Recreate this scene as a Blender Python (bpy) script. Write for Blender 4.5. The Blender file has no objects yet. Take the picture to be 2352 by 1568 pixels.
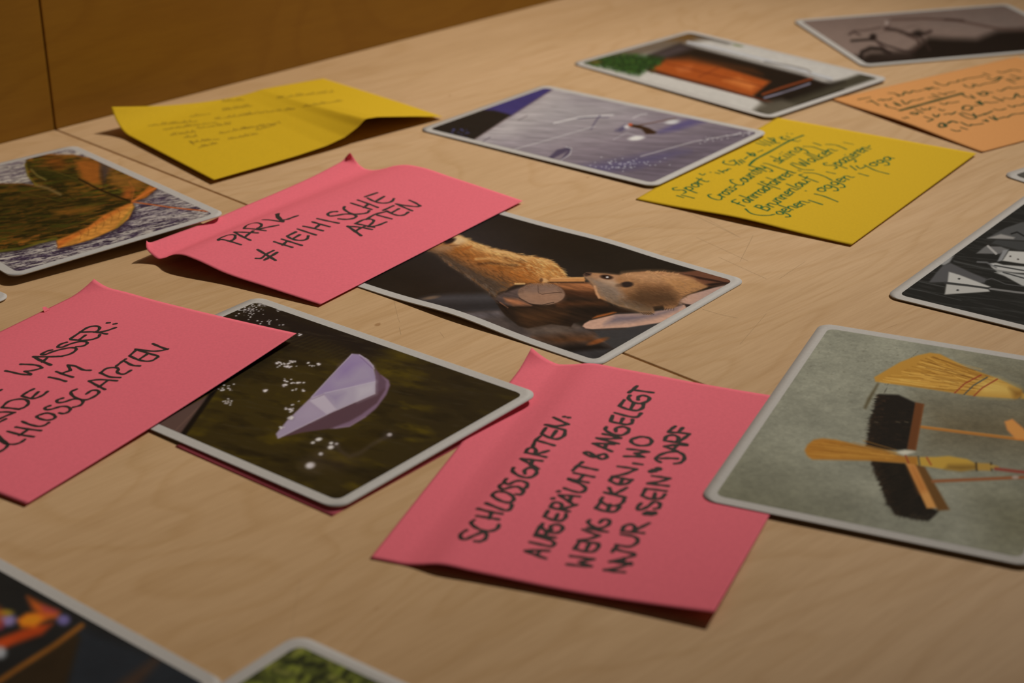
import bpy, math, random
import numpy as np
from mathutils import Matrix, Vector

# ------------------------------------------------------------------ camera, light, exposure
W, H = 2352, 1568
FPX = 4143.3
PITCH, ROLL = math.radians(24.436), math.radians(-0.8315)
CAM_H = 0.287
scene = bpy.context.scene
COL = scene.collection

cam_data = bpy.data.cameras.new('camera')
cam_data.sensor_width = 36.0
cam_data.lens = FPX / W * 36.0
cam_data.clip_start = 0.01
cam_data.dof.use_dof = True
cam_data.dof.focus_distance = 0.722
cam_data.dof.aperture_fstop = 11.5
cam = bpy.data.objects.new('camera', cam_data)
COL.objects.link(cam)
cam.matrix_world = Matrix.Translation((0, 0, CAM_H)) @ Matrix.Rotation(math.pi / 2 - PITCH, 4, 'X') @ Matrix.Rotation(ROLL, 4, 'Z')
scene.camera = cam

scene.view_settings.view_transform = 'Standard'
scene.view_settings.look = 'None'
scene.view_settings.gamma = 1.0
scene.view_settings.exposure = 0.0
scene.view_settings.use_curve_mapping = False

world = bpy.data.worlds.new('room_light')
scene.world = world
world.use_nodes = True
world.node_tree.nodes['Background'].inputs[0].default_value = (1.0, 0.80, 0.60, 1)
world.node_tree.nodes['Background'].inputs[1].default_value = 0.03


def spot(name, loc, target, power, angle, blend, radius, color):
    d = bpy.data.lights.new(name, 'SPOT')
    d.energy = power
    d.spot_size = math.radians(angle)
    d.spot_blend = blend
    d.shadow_soft_size = radius
    d.color = color
    o = bpy.data.objects.new(name, d)
    COL.objects.link(o)
    o.location = loc
    o.rotation_euler = (Vector(target) - Vector(loc)).to_track_quat('-Z', 'Y').to_euler()
    return o


# two ceiling spotlights above the far side of the table, just in front of the plywood wall
spot('ceiling_spotlight', (1.28, 1.70, 1.95), (-0.28, 0.80, 0.0), 191.0, 31.4, 1.0, 0.022, (1.0, 0.91, 0.80))
spot('ceiling_spotlight', (1.02, 1.95, 2.05), (0.28, 0.85, 0.0), 57.0, 24.5, 1.0, 0.022, (1.0, 0.90, 0.78))

# ------------------------------------------------------------------ helpers
CP, SP = math.cos(PITCH), math.sin(PITCH)
CR, SR = math.cos(ROLL), math.sin(ROLL)


def at(px, z=0.0):
    """photo point -> point in the room on the horizontal plane at height z"""
    x = (px[0] - W / 2) / FPX
    y = -(px[1] - H / 2) / FPX
    dx, dy, dz = CR * x - SR * y, SR * x + CR * y, -1.0
    wx, wy, wz = dx, -dz * CP + dy * SP, dz * SP + dy * CP
    t = (z - CAM_H) / wz
    return np.array([wx * t, wy * t, z])


def proj(P):
    P = np.asarray(P, float)
    x, y, z = P[..., 0], P[..., 1], P[..., 2] - CAM_H
    cy = y * SP + z * CP
    cz = -y * CP + z * SP
    rx, ry = CR * x + SR * cy, -SR * x + CR * cy
    return np.stack([W / 2 + FPX * rx / -cz, H / 2 - FPX * ry / -cz], -1)


def lin(c):
    c = np.asarray(c, float) / 255.0
    return np.where(c <= 0.04045, c / 12.92, ((c + 0.055) / 1.055) ** 2.4)


def hermite(x, xs, ys):
    """smooth curve through knots"""
    xs, ys = np.asarray(xs, float), np.asarray(ys, float)
    m = np.gradient(ys, xs)
    x = np.clip(x, xs[0], xs[-1])
    i = np.clip(np.searchsorted(xs, x, side='right') - 1, 0, len(xs) - 2)
    h = xs[i + 1] - xs[i]
    t = (x - xs[i]) / h
    return ((2 * t**3 - 3 * t**2 + 1) * ys[i] + (t**3 - 2 * t**2 + t) * h * m[i]
            + (-2 * t**3 + 3 * t**2) * ys[i + 1] + (t**3 - t**2) * h * m[i + 1])


def vnoise(x, y, seed=0):
    """2-D value noise 0..1"""
    xi, yi = np.floor(x).astype(np.int64), np.floor(y).astype(np.int64)
    xf, yf = x - xi, y - yi
    xf, yf = xf * xf * (3 - 2 * xf), yf * yf * (3 - 2 * yf)

    def hsh(a, b):
        n = (a * 374761393 + b * 668265263 + seed * 974711) & 0xffffffff
        n = ((n ^ (n >> 13)) * 1274126177) & 0xffffffff
        n = n ^ (n >> 16)
        return (n & 0xffff) / 65535.0
    a, b, c, d = hsh(xi, yi), hsh(xi + 1, yi), hsh(xi, yi + 1), hsh(xi + 1, yi + 1)
    return (a * (1 - xf) + b * xf) * (1 - yf) + (c * (1 - xf) + d * xf) * yf


def fbm(x, y, seed=0, oct=4):
    s, a, tot = 0.0, 1.0, 0.0
    for k in range(oct):
        s = s + a * vnoise(x * 2**k, y * 2**k, seed + k * 17)
        tot += a
        a *= 0.5
    return s / tot


def mesh_obj(name, verts, faces, mat, parent=None, origin=(0, 0, 0), smooth=False, colors=None):
    me = bpy.data.meshes.new(name)
    v = np.asarray(verts, float) - np.asarray(origin, float)
    me.from_pydata(v.tolist(), [], [tuple(int(q) for q in f) for f in faces])
    if smooth:
        me.polygons.foreach_set('use_smooth', [True] * len(me.polygons))
    if colors is not None:
        ca = me.color_attributes.new('print', 'FLOAT_COLOR', 'POINT')
        ca.data.foreach_set('color', np.concatenate([colors, np.ones((len(colors), 1))], 1).astype(np.float32).ravel())
    me.update()
    me.materials.append(mat)
    o = bpy.data.objects.new(name, me)
    COL.objects.link(o)
    if parent is not None:
        o.parent = parent
    return o


def grid_mesh_obj(name, verts, nr, nc, mat, parent, origin, colors):
    """fast dense grid"""
    me = bpy.data.meshes.new(name)
    v = (np.asarray(verts) - np.asarray(origin)).astype(np.float32)
    idx = np.arange(nr * nc).reshape(nr, nc)
    q = np.stack([idx[:-1, :-1], idx[:-1, 1:], idx[1:, 1:], idx[1:, :-1]], -1).reshape(-1, 4)
    me.vertices.add(len(v)); me.vertices.foreach_set('co', v.ravel())
    me.loops.add(q.size); me.loops.foreach_set('vertex_index', q.ravel().astype(np.int32))
    me.polygons.add(len(q))
    me.polygons.foreach_set('loop_start', np.arange(0, q.size, 4, dtype=np.int32))
    me.update(calc_edges=True)
    me.polygons.foreach_set('use_smooth', np.ones(len(q), dtype=bool))
    ca = me.color_attributes.new('print', 'FLOAT_COLOR', 'POINT')
    ca.data.foreach_set('color', np.concatenate([colors, np.ones((len(colors), 1))], 1).astype(np.float32).ravel())
    me.materials.append(mat)
    o = bpy.data.objects.new(name, me)
    COL.objects.link(o)
    o.parent = parent
    return o


def empty(name, loc, label, cat, group=None):
    o = bpy.data.objects.new(name, None)
    o.empty_display_size = 0.02
    COL.objects.link(o)
    o.location = loc
    o['label'] = label
    o['category'] = cat
    if group:
        o['group'] = group
    return o


# ------------------------------------------------------------------ materials
def new_mat(name):
    m = bpy.data.materials.new(name)
    m.use_nodes = True
    nt = m.node_tree
    return m, nt, nt.nodes['Principled BSDF']


def paper_mat(name, rgb, rough=0.85, bump=0.05):
    m, nt, b = new_mat(name)
    tc = nt.nodes.new('ShaderNodeTexCoord')
    n = nt.nodes.new('ShaderNodeTexNoise'); n.inputs['Scale'].default_value = 900; n.inputs['Detail'].default_value = 4
    nt.links.new(tc.outputs['Object'], n.inputs['Vector'])
    mx = nt.nodes.new('ShaderNodeMixRGB'); mx.blend_type = 'MULTIPLY'; mx.inputs[0].default_value = 1.0
    mx.inputs[1].default_value = (*rgb, 1)
    r = nt.nodes.new('ShaderNodeValToRGB')
    r.color_ramp.elements[0].position = 0.3; r.color_ramp.elements[0].color = (0.92, 0.92, 0.92, 1)
    r.color_ramp.elements[1].position = 0.7; r.color_ramp.elements[1].color = (1, 1, 1, 1)
    nt.links.new(n.outputs['Fac'], r.inputs[0]); nt.links.new(r.outputs[0], mx.inputs[2])
    nt.links.new(mx.outputs[0], b.inputs['Base Color'])
    bp = nt.nodes.new('ShaderNodeBump'); bp.inputs['Strength'].default_value = bump; bp.inputs['Distance'].default_value = 0.0001
    nt.links.new(n.outputs['Fac'], bp.inputs['Height']); nt.links.new(bp.outputs[0], b.inputs['Normal'])
    b.inputs['Roughness'].default_value = rough
    b.inputs['Specular IOR Level'].default_value = 0.25
    return m


def print_mat():
    m, nt, b = new_mat('photo_print')
    a = nt.nodes.new('ShaderNodeVertexColor'); a.layer_name = 'print'
    nt.links.new(a.outputs['Color'], b.inputs['Base Color'])
    b.inputs['Roughness'].default_value = 0.36
    b.inputs['Specular IOR Level'].default_value = 0.08
    return m


def wood_mat(name, ang, tone=1.0, offset=(0, 0, 0), tint=(1.0, 1.0, 1.0)):
    """rotary-cut birch plywood; grain runs along direction ang (radians, in plan)"""
    m, nt, b = new_mat(name)
    N, L = nt.nodes, nt.links
    tc = N.new('ShaderNodeTexCoord')
    mp0 = N.new('ShaderNodeMapping'); mp0.vector_type = 'POINT'
    mp0.inputs['Rotation'].default_value = (0, 0, -ang)
    mp0.inputs['Location'].default_value = offset
    L.new(tc.outputs['Object'], mp0.inputs['Vector'])

    def scaled(sx, sy, sz=None):
        k = N.new('ShaderNodeMapping'); k.inputs['Scale'].default_value = (sx, sy, sy if sz is None else sz)
        L.new(mp0.outputs[0], k.inputs['Vector'])
        return k.outputs[0]

    def noise(vec, scale, detail, rough=0.5, dist=0.0):
        n = N.new('ShaderNodeTexNoise')
        n.inputs['Scale'].default_value = scale; n.inputs['Detail'].default_value = detail
        n.inputs['Roughness'].default_value = rough; n.inputs['Distortion'].default_value = dist
        L.new(vec, n.inputs['Vector'])
        return n.outputs['Fac']

    def ramp(fac, stops):
        r = N.new('ShaderNodeValToRGB')
        e = r.color_ramp.elements
        while len(e) < len(stops):
            e.new(0.5)
        for q, (p, c) in zip(e, stops):
            q.position = p; q.color = (*c, 1)
        L.new(fac, r.inputs[0])
        return r.outputs[0]

    def mul(a, c, f=1.0):
        x = N.new('ShaderNodeMixRGB'); x.blend_type = 'MULTIPLY'; x.inputs[0].default_value = f
        L.new(a, x.inputs[1]); L.new(c, x.inputs[2])
        return x.outputs[0]
    tr, tg, tb = (tone * k for k in tint)
    broad = ramp(noise(scaled(3, 9), 1.0, 3, 0.5, 0.6),
                 [(0.25, (0.58 * tr, 0.385 * tg, 0.205 * tb)), (0.55, (0.65 * tr, 0.445 * tg, 0.25 * tb)), (0.8, (0.70 * tr, 0.485 * tg, 0.285 * tb))])
    # growth-ring figure: contour lines of a stretched noise
    fig = noise(scaled(3.5, 11), 1.0, 2.5, 0.45, 0.9)
    mt = N.new('ShaderNodeMath'); mt.operation = 'MULTIPLY'; mt.inputs[1].default_value = 15.0
    L.new(fig, mt.inputs[0])
    fr = N.new('ShaderNodeMath'); fr.operation = 'FRACT'; L.new(mt.outputs[0], fr.inputs[0])
    rings = ramp(fr.outputs[0], [(0.0, (1, 1, 1)), (0.55, (1, 1, 1)), (0.86, (0.90, 0.86, 0.78)), (1.0, (1, 1, 1))])
    fine = ramp(noise(scaled(60, 900), 1.0, 3, 0.6), [(0.32, (0.91, 0.89, 0.86)), (0.6, (1, 1, 1))])
    streak = ramp(noise(scaled(14, 170), 1.0, 4, 0.6, 0.3), [(0.30, (0.93, 0.91, 0.88)), (0.58, (1, 1, 1))])
    speck = ramp(noise(scaled(90, 160), 1.0, 1, 0.4), [(0.0, (0.45, 0.33, 0.22)), (0.17, (0.6, 0.48, 0.36)), (0.205, (1, 1, 1))])
    c = mul(mul(mul(mul(broad, rings, 0.65), fine, 0.9), streak, 0.9), speck, 0.8)
    L.new(c, b.inputs['Base Color'])
    bp = N.new('ShaderNodeBump'); bp.inputs['Strength'].default_value = 0.12; bp.inputs['Distance'].default_value = 0.0003
    L.new(noise(scaled(60, 900), 1.0, 3, 0.6), bp.inputs['Height']); L.new(bp.outputs[0], b.inputs['Normal'])
    b.inputs['Roughness'].default_value = 0.5
    b.inputs['Specular IOR Level'].default_value = 0.35
    return m


PINK = paper_mat('pink_paper', (0.90, 0.178, 0.245))
YELLOW = paper_mat('yellow_paper', (0.70, 0.465, 0.009))
ORANGE = paper_mat('orange_paper', (0.74, 0.35, 0.115))
CARD = paper_mat('card_white', (0.565, 0.56, 0.55), 0.55, 0.02)
PRINT = print_mat()
INK_BLACK = paper_mat('black_marker_ink', (0.030, 0.028, 0.024), 0.6, 0.0)
INK_GREEN = paper_mat('green_pen_ink', (0.012, 0.15, 0.035), 0.5, 0.0)
INK_OLIVE = paper_mat('dark_green_pen_ink', (0.035, 0.075, 0.018), 0.5, 0.0)
INK_PEN = paper_mat('thin_pen_ink', (0.26, 0.17, 0.012), 0.7, 0.0)
SCRATCH = paper_mat('dark_scratch', (0.40, 0.27, 0.15), 0.7, 0.0)

# ------------------------------------------------------------------ table and wall
wa, wb = at((0, 330)), at((1279, 0))
wdir = (wb - wa)[:2]; wdir /= np.linalg.norm(wdir)          # along the wall
wang = math.atan2(wdir[1], wdir[0])
wn = np.array([wdir[1], -wdir[0]])                            # from the wall towards the room
corner = at((127, 297))[:2]
sa, sb = at((127, 297))[:2], at((1560, 861))[:2]
sdir = (sb - sa) / np.linalg.norm(sb - sa)                   # the seam, away from the wall

WOOD_T = [wood_mat('birch_plywood_board', wang, 1.0, (0.37, 0.11, 0)), wood_mat('birch_plywood_board_lighter', wang, 1.02, (1.9, 0.63, 0))]
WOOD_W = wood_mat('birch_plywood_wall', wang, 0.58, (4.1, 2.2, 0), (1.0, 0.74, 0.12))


def prism(name, poly, z0, z1, mat, parent=None, origin=(0, 0, 0), bevel=0.0):
    n = len(poly)
    v = [(p[0], p[1], z0) for p in poly] + [(p[0], p[1], z1) for p in poly]
    f = [tuple(range(n - 1, -1, -1)), tuple(range(n, 2 * n))] + [(i, (i + 1) % n, n + (i + 1) % n, n + i) for i in range(n)]
    o = mesh_obj(name, v, f, mat, parent, origin)
    if bevel:
        md = o.modifiers.new('bevel', 'BEVEL'); md.width = bevel; md.segments = 3; md.limit_method = 'ANGLE'
    return o


table = empty('plywood_table', (corner[0], corner[1], -0.024), 'pale birch plywood tabletop of two boards carrying all the notes and photo cards', 'table')
GAP = 0.0005
tor = (corner[0], corner[1], -0.024)
for i, (s0, s1) in enumerate(((GAP, 2.6), (-1.3, -GAP))):
    a0 = sa + wdir * s0 + wn * 0.0004; a1 = sa + wdir * s1 + wn * 0.0004
    poly = [a0, a0 + sdir * 1.7, a1 + sdir * 1.7, a1] if i == 0 else [a0, a0 + sdir * 1.7, a1 + sdir * 1.7, a1]
    prism('board', poly, -0.024, 0.0, WOOD_T[i], table, tor, 0.0005)
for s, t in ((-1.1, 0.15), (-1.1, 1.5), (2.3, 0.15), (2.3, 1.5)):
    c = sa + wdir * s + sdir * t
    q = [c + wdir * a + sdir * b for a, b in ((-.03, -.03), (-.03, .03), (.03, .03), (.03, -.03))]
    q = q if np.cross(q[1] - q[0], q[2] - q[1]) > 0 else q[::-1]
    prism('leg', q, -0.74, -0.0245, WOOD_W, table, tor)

wall = bpy.data.objects.new('wall_back', None); COL.objects.link(wall)
wall.location = (corner[0], corner[1], -0.74); wall['kind'] = 'structure'
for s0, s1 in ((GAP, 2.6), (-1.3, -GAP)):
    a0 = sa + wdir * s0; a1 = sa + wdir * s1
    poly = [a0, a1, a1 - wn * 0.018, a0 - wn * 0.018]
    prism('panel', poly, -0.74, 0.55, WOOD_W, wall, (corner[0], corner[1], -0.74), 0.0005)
fl = [sa + wdir * 3 - wn * .02, sa - wdir * 1.6 - wn * .02, sa - wdir * 1.6 + sdir * 2.2, sa + wdir * 3 + sdir * 2.2]
FLOOR = paper_mat('dark_floor', (0.10, 0.075, 0.05), 0.6, 0.0)
fo = prism('floor', fl, -0.76, -0.74, FLOOR)
fo['kind'] = 'structure'


# ------------------------------------------------------------------ sheets: cards and notes
class Sheet:
    """a thin rectangle with relief: p00, p10 (u), p01 (v), p11; h(u, v) in millimetres above the table"""

    def __init__(self, p00, p10, p11, p01, h, curls=(), world=False):
        self.h = h
        cs = []
        for p, (u, v) in zip((p00, p10, p11, p01), ((0, 0), (1, 0), (1, 1), (0, 1))):
            if p is None:
                cs.append(None); continue
            z = float(h(np.array([float(u)]), np.array([float(v)]))[0]) / 1000
            cs.append(np.asarray(p, float)[:2] if world else at(p, z)[:2])
        for i in range(4):                                   # one missing corner closes the parallelogram
            if cs[i] is None:
                cs[i] = cs[(i + 1) % 4] + cs[(i + 3) % 4] - cs[(i + 2) % 4]
        self.c = cs
        self.wu = 0.5 * (np.linalg.norm(cs[1] - cs[0]) + np.linalg.norm(cs[2] - cs[3]))
        self.wv = 0.5 * (np.linalg.norm(cs[3] - cs[0]) + np.linalg.norm(cs[2] - cs[1]))
        self.curls = curls
        self.eu = (cs[1] - cs[0]) / np.linalg.norm(cs[1] - cs[0])
        self.ev = (cs[3] - cs[0]) / np.linalg.norm(cs[3] - cs[0])
        cen = sum(cs) / 4
        self.origin = np.array([cen[0], cen[1], float(h(np.array([.5]), np.array([.5]))[0]) / 1000])

    def pos(self, u, v, off=0.0):
        u, v = np.asarray(u, float), np.asarray(v, float)
        c = self.c
        xy = (c[0] * ((1 - u) * (1 - v))[..., None] + c[1] * (u * (1 - v))[..., None]
              + c[2] * (u * v)[..., None] + c[3] * ((1 - u) * v)[..., None])
        z = self.h(u, v) / 1000 + off
        for (cu, cv, du, dv, d0, r) in self.curls:           # roll a corner up around a cylinder
            l = math.hypot(du, dv)
            nu, nv = du / l, dv / l
            d = (u - cu) * self.wu * 1000 * nu + (v - cv) * self.wv * 1000 * nv + d0
            d = np.maximum(d, 0.0)
            a = d / r
            ndir = self.eu * nu + self.ev * nv
            xy = xy + (((r - off * 1000) * np.sin(a) - d) / 1000)[..., None] * ndir
            z = z + (r - off * 1000) * (1 - np.cos(a)) / 1000
        return np.concatenate([xy, z[..., None]], -1)

    def inv(self, px, off=0.0):
        px = np.asarray(px, float)
        u = np.full(len(px), .5); v = np.full(len(px), .5)
        e = 1e-4
        for _ in range(25):
            p = proj(self.pos(u, v, off))
            pu = (proj(self.pos(u + e, v, off)) - p) / e
            pv = (proj(self.pos(u, v + e, off)) - p) / e
            r = px - p
            det = pu[:, 0] * pv[:, 1] - pu[:, 1] * pv[:, 0]
            u = u + 0.8 * np.clip((r[:, 0] * pv[:, 1] - r[:, 1] * pv[:, 0]) / det, -.3, .3)
            v = v + 0.8 * np.clip((pu[:, 0] * r[:, 1] - pu[:, 1] * r[:, 0]) / det, -.3, .3)
        return u, v


def solid_sheet(name, sh, nu, nv, thick, mat, parent, radius=0.0, inset=0.0):
    """closed thin solid following the sheet; radius rounds the corners (m)"""
    wu, wv = sh.wu, sh.wv
    if radius:
        a = np.linspace(0, math.pi / 2, 8)
        edge = radius * (1 - np.cos(a))
        rows = np.concatenate([edge, np.linspace(radius, wv - radius, nv)[1:-1], (wv - edge)[::-1]])
        d = np.minimum(rows, wv - rows)
        ext = np.where(d < radius, radius - np.sqrt(np.maximum(radius**2 - (radius - d)**2, 0)), 0.0)
    else:
        rows = np.linspace(0, wv, nv); ext = np.zeros_like(rows)
    t = np.linspace(0, 1, nu)
    U = (ext[:, None] + t[None] * (wu - 2 * ext)[:, None]) / wu
    V = np.repeat((rows / wv)[:, None], nu, 1)
    nr, nc = U.shape
    top = sh.pos(U.ravel(), V.ravel(), 0.0)
    bot = sh.pos(U.ravel(), V.ravel(), -thick)
    idx = np.arange(nr * nc).reshape(nr, nc)
    n = nr * nc
    f = []
    q = np.stack([idx[:-1, :-1], idx[:-1, 1:], idx[1:, 1:], idx[1:, :-1]], -1).reshape(-1, 4)
    A, B = top[q[0, 1]] - top[q[0, 0]], top[q[0, 2]] - top[q[0, 1]]
    k = nr // 2 * (nc - 1) + nc // 2
    A, B = top[q[k, 1]] - top[q[k, 0]], top[q[k, 2]] - top[q[k, 1]]
    up = np.cross(A, B)[2] > 0
    qt = q if up else q[:, ::-1]
    f += qt.tolist() + (qt[:, ::-1] + n).tolist()
    ring = list(idx[0, :]) + list(idx[1:, -1]) + list(idx[-1, -2::-1]) + list(idx[-2:0:-1, 0])
    for i in range(len(ring)):
        a_, b_ = ring[i], ring[(i + 1) % len(ring)]
        f.append((b_, a_, a_ + n, b_ + n) if up else (a_, b_, b_ + n, a_ + n))
    return mesh_obj(name, np.concatenate([top, bot]), f, mat, parent, sh.origin, smooth=True)


class Painter:
    def __init__(self, X, Y, S, T):
        self.X, self.Y, self.S, self.T = X, Y, S, T
        self.C = np.zeros((len(X), 3))
        self.rng = random.Random(7)

    def fill(self, c):
        self.C[:] = c

    def _sel(self, pts, pad):
        a, b = pts.min(0) - pad, pts.max(0) + pad
        return np.nonzero((self.X > a[0]) & (self.X < b[0]) & (self.Y > a[1]) & (self.Y < b[1]))[0]

    def _mix(self, i, a, col):
        a = a[:, None]
        self.C[i] = self.C[i] * (1 - a) + np.asarray(col, float) * a

    @staticmethod
    def _segd(x, y, p, q):
        d = q - p
        l2 = d @ d + 1e-12
        t = np.clip(((x - p[0]) * d[0] + (y - p[1]) * d[1]) / l2, 0, 1)
        return np.hypot(x - p[0] - t * d[0], y - p[1] - t * d[1]), t

    def poly_alpha(self, pts, soft):
        pts = np.asarray(pts, float)
        i = self._sel(pts, soft * 2 + 2)
        x, y = self.X[i], self.Y[i]
        inside = np.zeros(len(i), bool)
        sd = np.full(len(i), 1e9)
        for k in range(len(pts)):
            p, q = pts[k], pts[(k + 1) % len(pts)]
            d, _ = self._segd(x, y, p, q)
            sd = np.minimum(sd, d)
            if p[1] != q[1]:
                c = ((p[1] > y) != (q[1] > y)) & (x < (q[0] - p[0]) * (y - p[1]) / (q[1] - p[1]) + p[0])
                inside ^= c
        sd = np.where(inside, -sd, sd)
        return i, np.clip(0.5 - sd / (2 * soft), 0, 1), sd

    def poly(self, pts, col, soft=1.2, alpha=1.0):
        i, a, _ = self.poly_alpha(pts, soft)
        if len(i):
            self._mix(i, a * alpha, col)

    def line(self, pts, w, col, soft=1.0, alpha=1.0, w2=None):
        pts = np.asarray(pts, float)
        i = self._sel(pts, w + soft + 2)
        if not len(i):
            return
        x, y = self.X[i], self.Y[i]
        a = np.zeros(len(i))
        n = len(pts) - 1
        for k in range(n):
            d, t = self._segd(x, y, pts[k], pts[k + 1])
            ww = w if w2 is None else w + (w2 - w) * (k + t) / n
            a = np.maximum(a, np.clip((ww / 2 - d) / soft + 0.5, 0, 1))
        self._mix(i, a * alpha, col)

    def blob(self, c, rx, ry, col, soft=0.3, alpha=1.0, ang=0.0):
        r = max(rx, ry) * (1 + soft)
        i = self._sel(np.array([[c[0] - r, c[1] - r], [c[0] + r, c[1] + r]]), 0)
        if not len(i):
            return
        dx, dy = self.X[i] - c[0], self.Y[i] - c[1]
        ca, sa_ = math.cos(ang), math.sin(ang)
        q = np.hypot((dx * ca + dy * sa_) / rx, (-dx * sa_ + dy * ca) / ry)
        self._mix(i, np.clip((1 - q) / soft + 0.5, 0, 1) * alpha, col)

    def modulate(self, amp, scale, seed=0, sx=1.0, sy=1.0, ang=0.0, sel=None, oct=4):
        ca, sa_ = math.cos(ang), math.sin(ang)
        s, t = self.S, self.T
        if sel is not None:
            s, t = s[sel], t[sel]
        a, b = (s * ca + t * sa_) * scale * sx, (-s * sa_ + t * ca) * scale * sy
        n = fbm(a + 31, b + 57, seed, oct)
        f = 1 + amp * (n - 0.5) * 2
        if sel is None:
            self.C *= f[:, None]
        else:
            self.C[sel] *= f[:, None]

    def noise_mix(self, col, lo, hi, scale, seed=0, sx=1.0, sy=1.0, ang=0.0, alpha=1.0, sel=None, oct=4):
        ca, sa_ = math.cos(ang), math.sin(ang)
        i = np.arange(len(self.S)) if sel is None else sel
        s, t = self.S[i], self.T[i]
        n = fbm((s * ca + t * sa_) * scale * sx + 11, (-s * sa_ + t * ca) * scale * sy + 5, seed, oct)
        self._mix(i, np.clip((n - lo) / (hi - lo), 0, 1) * alpha, col)

    def inside(self, pts):
        i, a, _ = self.poly_alpha(pts, 0.7)
        return i[a > 0.5]

    def fur(self, pts, n, length, ang, cols, w=1.6, jitter=0.35, alpha=0.7, seed=1):
        rng = random.Random(seed)
        pts = np.asarray(pts, float)
        a, b = pts.min(0), pts.max(0)
        k = 0
        tries = 0
        while k < n and tries < n * 6:
            tries += 1
            x, y = rng.uniform(a[0], b[0]), rng.uniform(a[1], b[1])
            ins = False
            for j in range(len(pts)):
                p, q = pts[j], pts[(j + 1) % len(pts)]
                if (p[1] > y) != (q[1] > y) and x < (q[0] - p[0]) * (y - p[1]) / (q[1] - p[1]) + p[0]:
                    ins = not ins
            if not ins:
                continue
            k += 1
            t = ang(x, y) if callable(ang) else ang
            t += rng.uniform(-jitter, jitter)
            l = length * rng.uniform(.6, 1.4)
            c = cols(x, y, rng) if callable(cols) else rng.choice(cols)
            self.line([(x, y), (x + l * math.cos(t), y + l * math.sin(t))], w * rng.uniform(.7, 1.3), c, 1.0, alpha, w * 0.3)


def CRP(x0, y0, s):
    def f(pts):
        return [(x0 + p[0] / s, y0 + p[1] / s) for p in pts]
    return f


BORDER_ALB = 0.545


def photo_card(sh, label, art, white, res=330, group='photo cards on the table', name='photo_card', border=0.0042, rad=0.0055):
    root = empty(name, sh.origin, label, 'photo card', group)
    solid_sheet('card_body', sh, 40, 30, 0.0004, CARD, root, rad)
    wu, wv = sh.wu, sh.wv
    iw, ih = wu - 2 * border, wv - 2 * border
    r = 0.0030
    step = max(iw, ih) / res
    nr, nc = int(ih / step) + 2, int(iw / step) + 2
    rows = np.linspace(0, ih, nr)
    d = np.minimum(rows, ih - rows)
    ext = np.where(d < r, r - np.sqrt(np.maximum(r**2 - (r - d)**2, 0)), 0)
    t = np.linspace(0, 1, nc)
    Um = border + ext[:, None] + t[None] * (iw - 2 * ext)[:, None]
    Vm = np.repeat((border + rows)[:, None], nc, 1)
    u, v = (Um / wu).ravel(), (Vm / wv).ravel()
    P = sh.pos(u, v, 0.00004)
    px = proj(P)
    pt = Painter(px[:, 0], px[:, 1], Um.ravel() * 1000, Vm.ravel() * 1000)
    art(pt)
    alb = lin(np.clip(pt.C, 0, 255)) / lin(white) * BORDER_ALB
    alb = np.clip(alb, 0.0, 0.85)
    # consistent winding upwards
    o = P.reshape(nr, nc, 3)
    if np.cross(o[1, nc // 2 + 1] - o[1, nc // 2], o[2, nc // 2] - o[1, nc // 2])[2] < 0:
        P = o[:, ::-1].reshape(-1, 3); alb = alb.reshape(nr, nc, 3)[:, ::-1].reshape(-1, 3)
    grid_mesh_obj('printed_picture', P, nr, nc, PRINT, root, sh.origin, alb)
    return root


def smooth_pts(p, n=6):
    p = np.asarray(p, float)
    if len(p) < 3:
        return p
    out = []
    q = np.concatenate([[2 * p[0] - p[1]], p, [2 * p[-1] - p[-2]]])
    for i in range(1, len(q) - 2):
        for k in range(n):
            t = k / n
            a, b, c, d = q[i - 1], q[i], q[i + 1], q[i + 2]
            out.append(0.5 * (2 * b + (c - a) * t + (2 * a - 5 * b + 4 * c - d) * t * t + (3 * b - a - 3 * c + d) * t**3))
    out.append(p[-1])
    return np.array(out)


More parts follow.
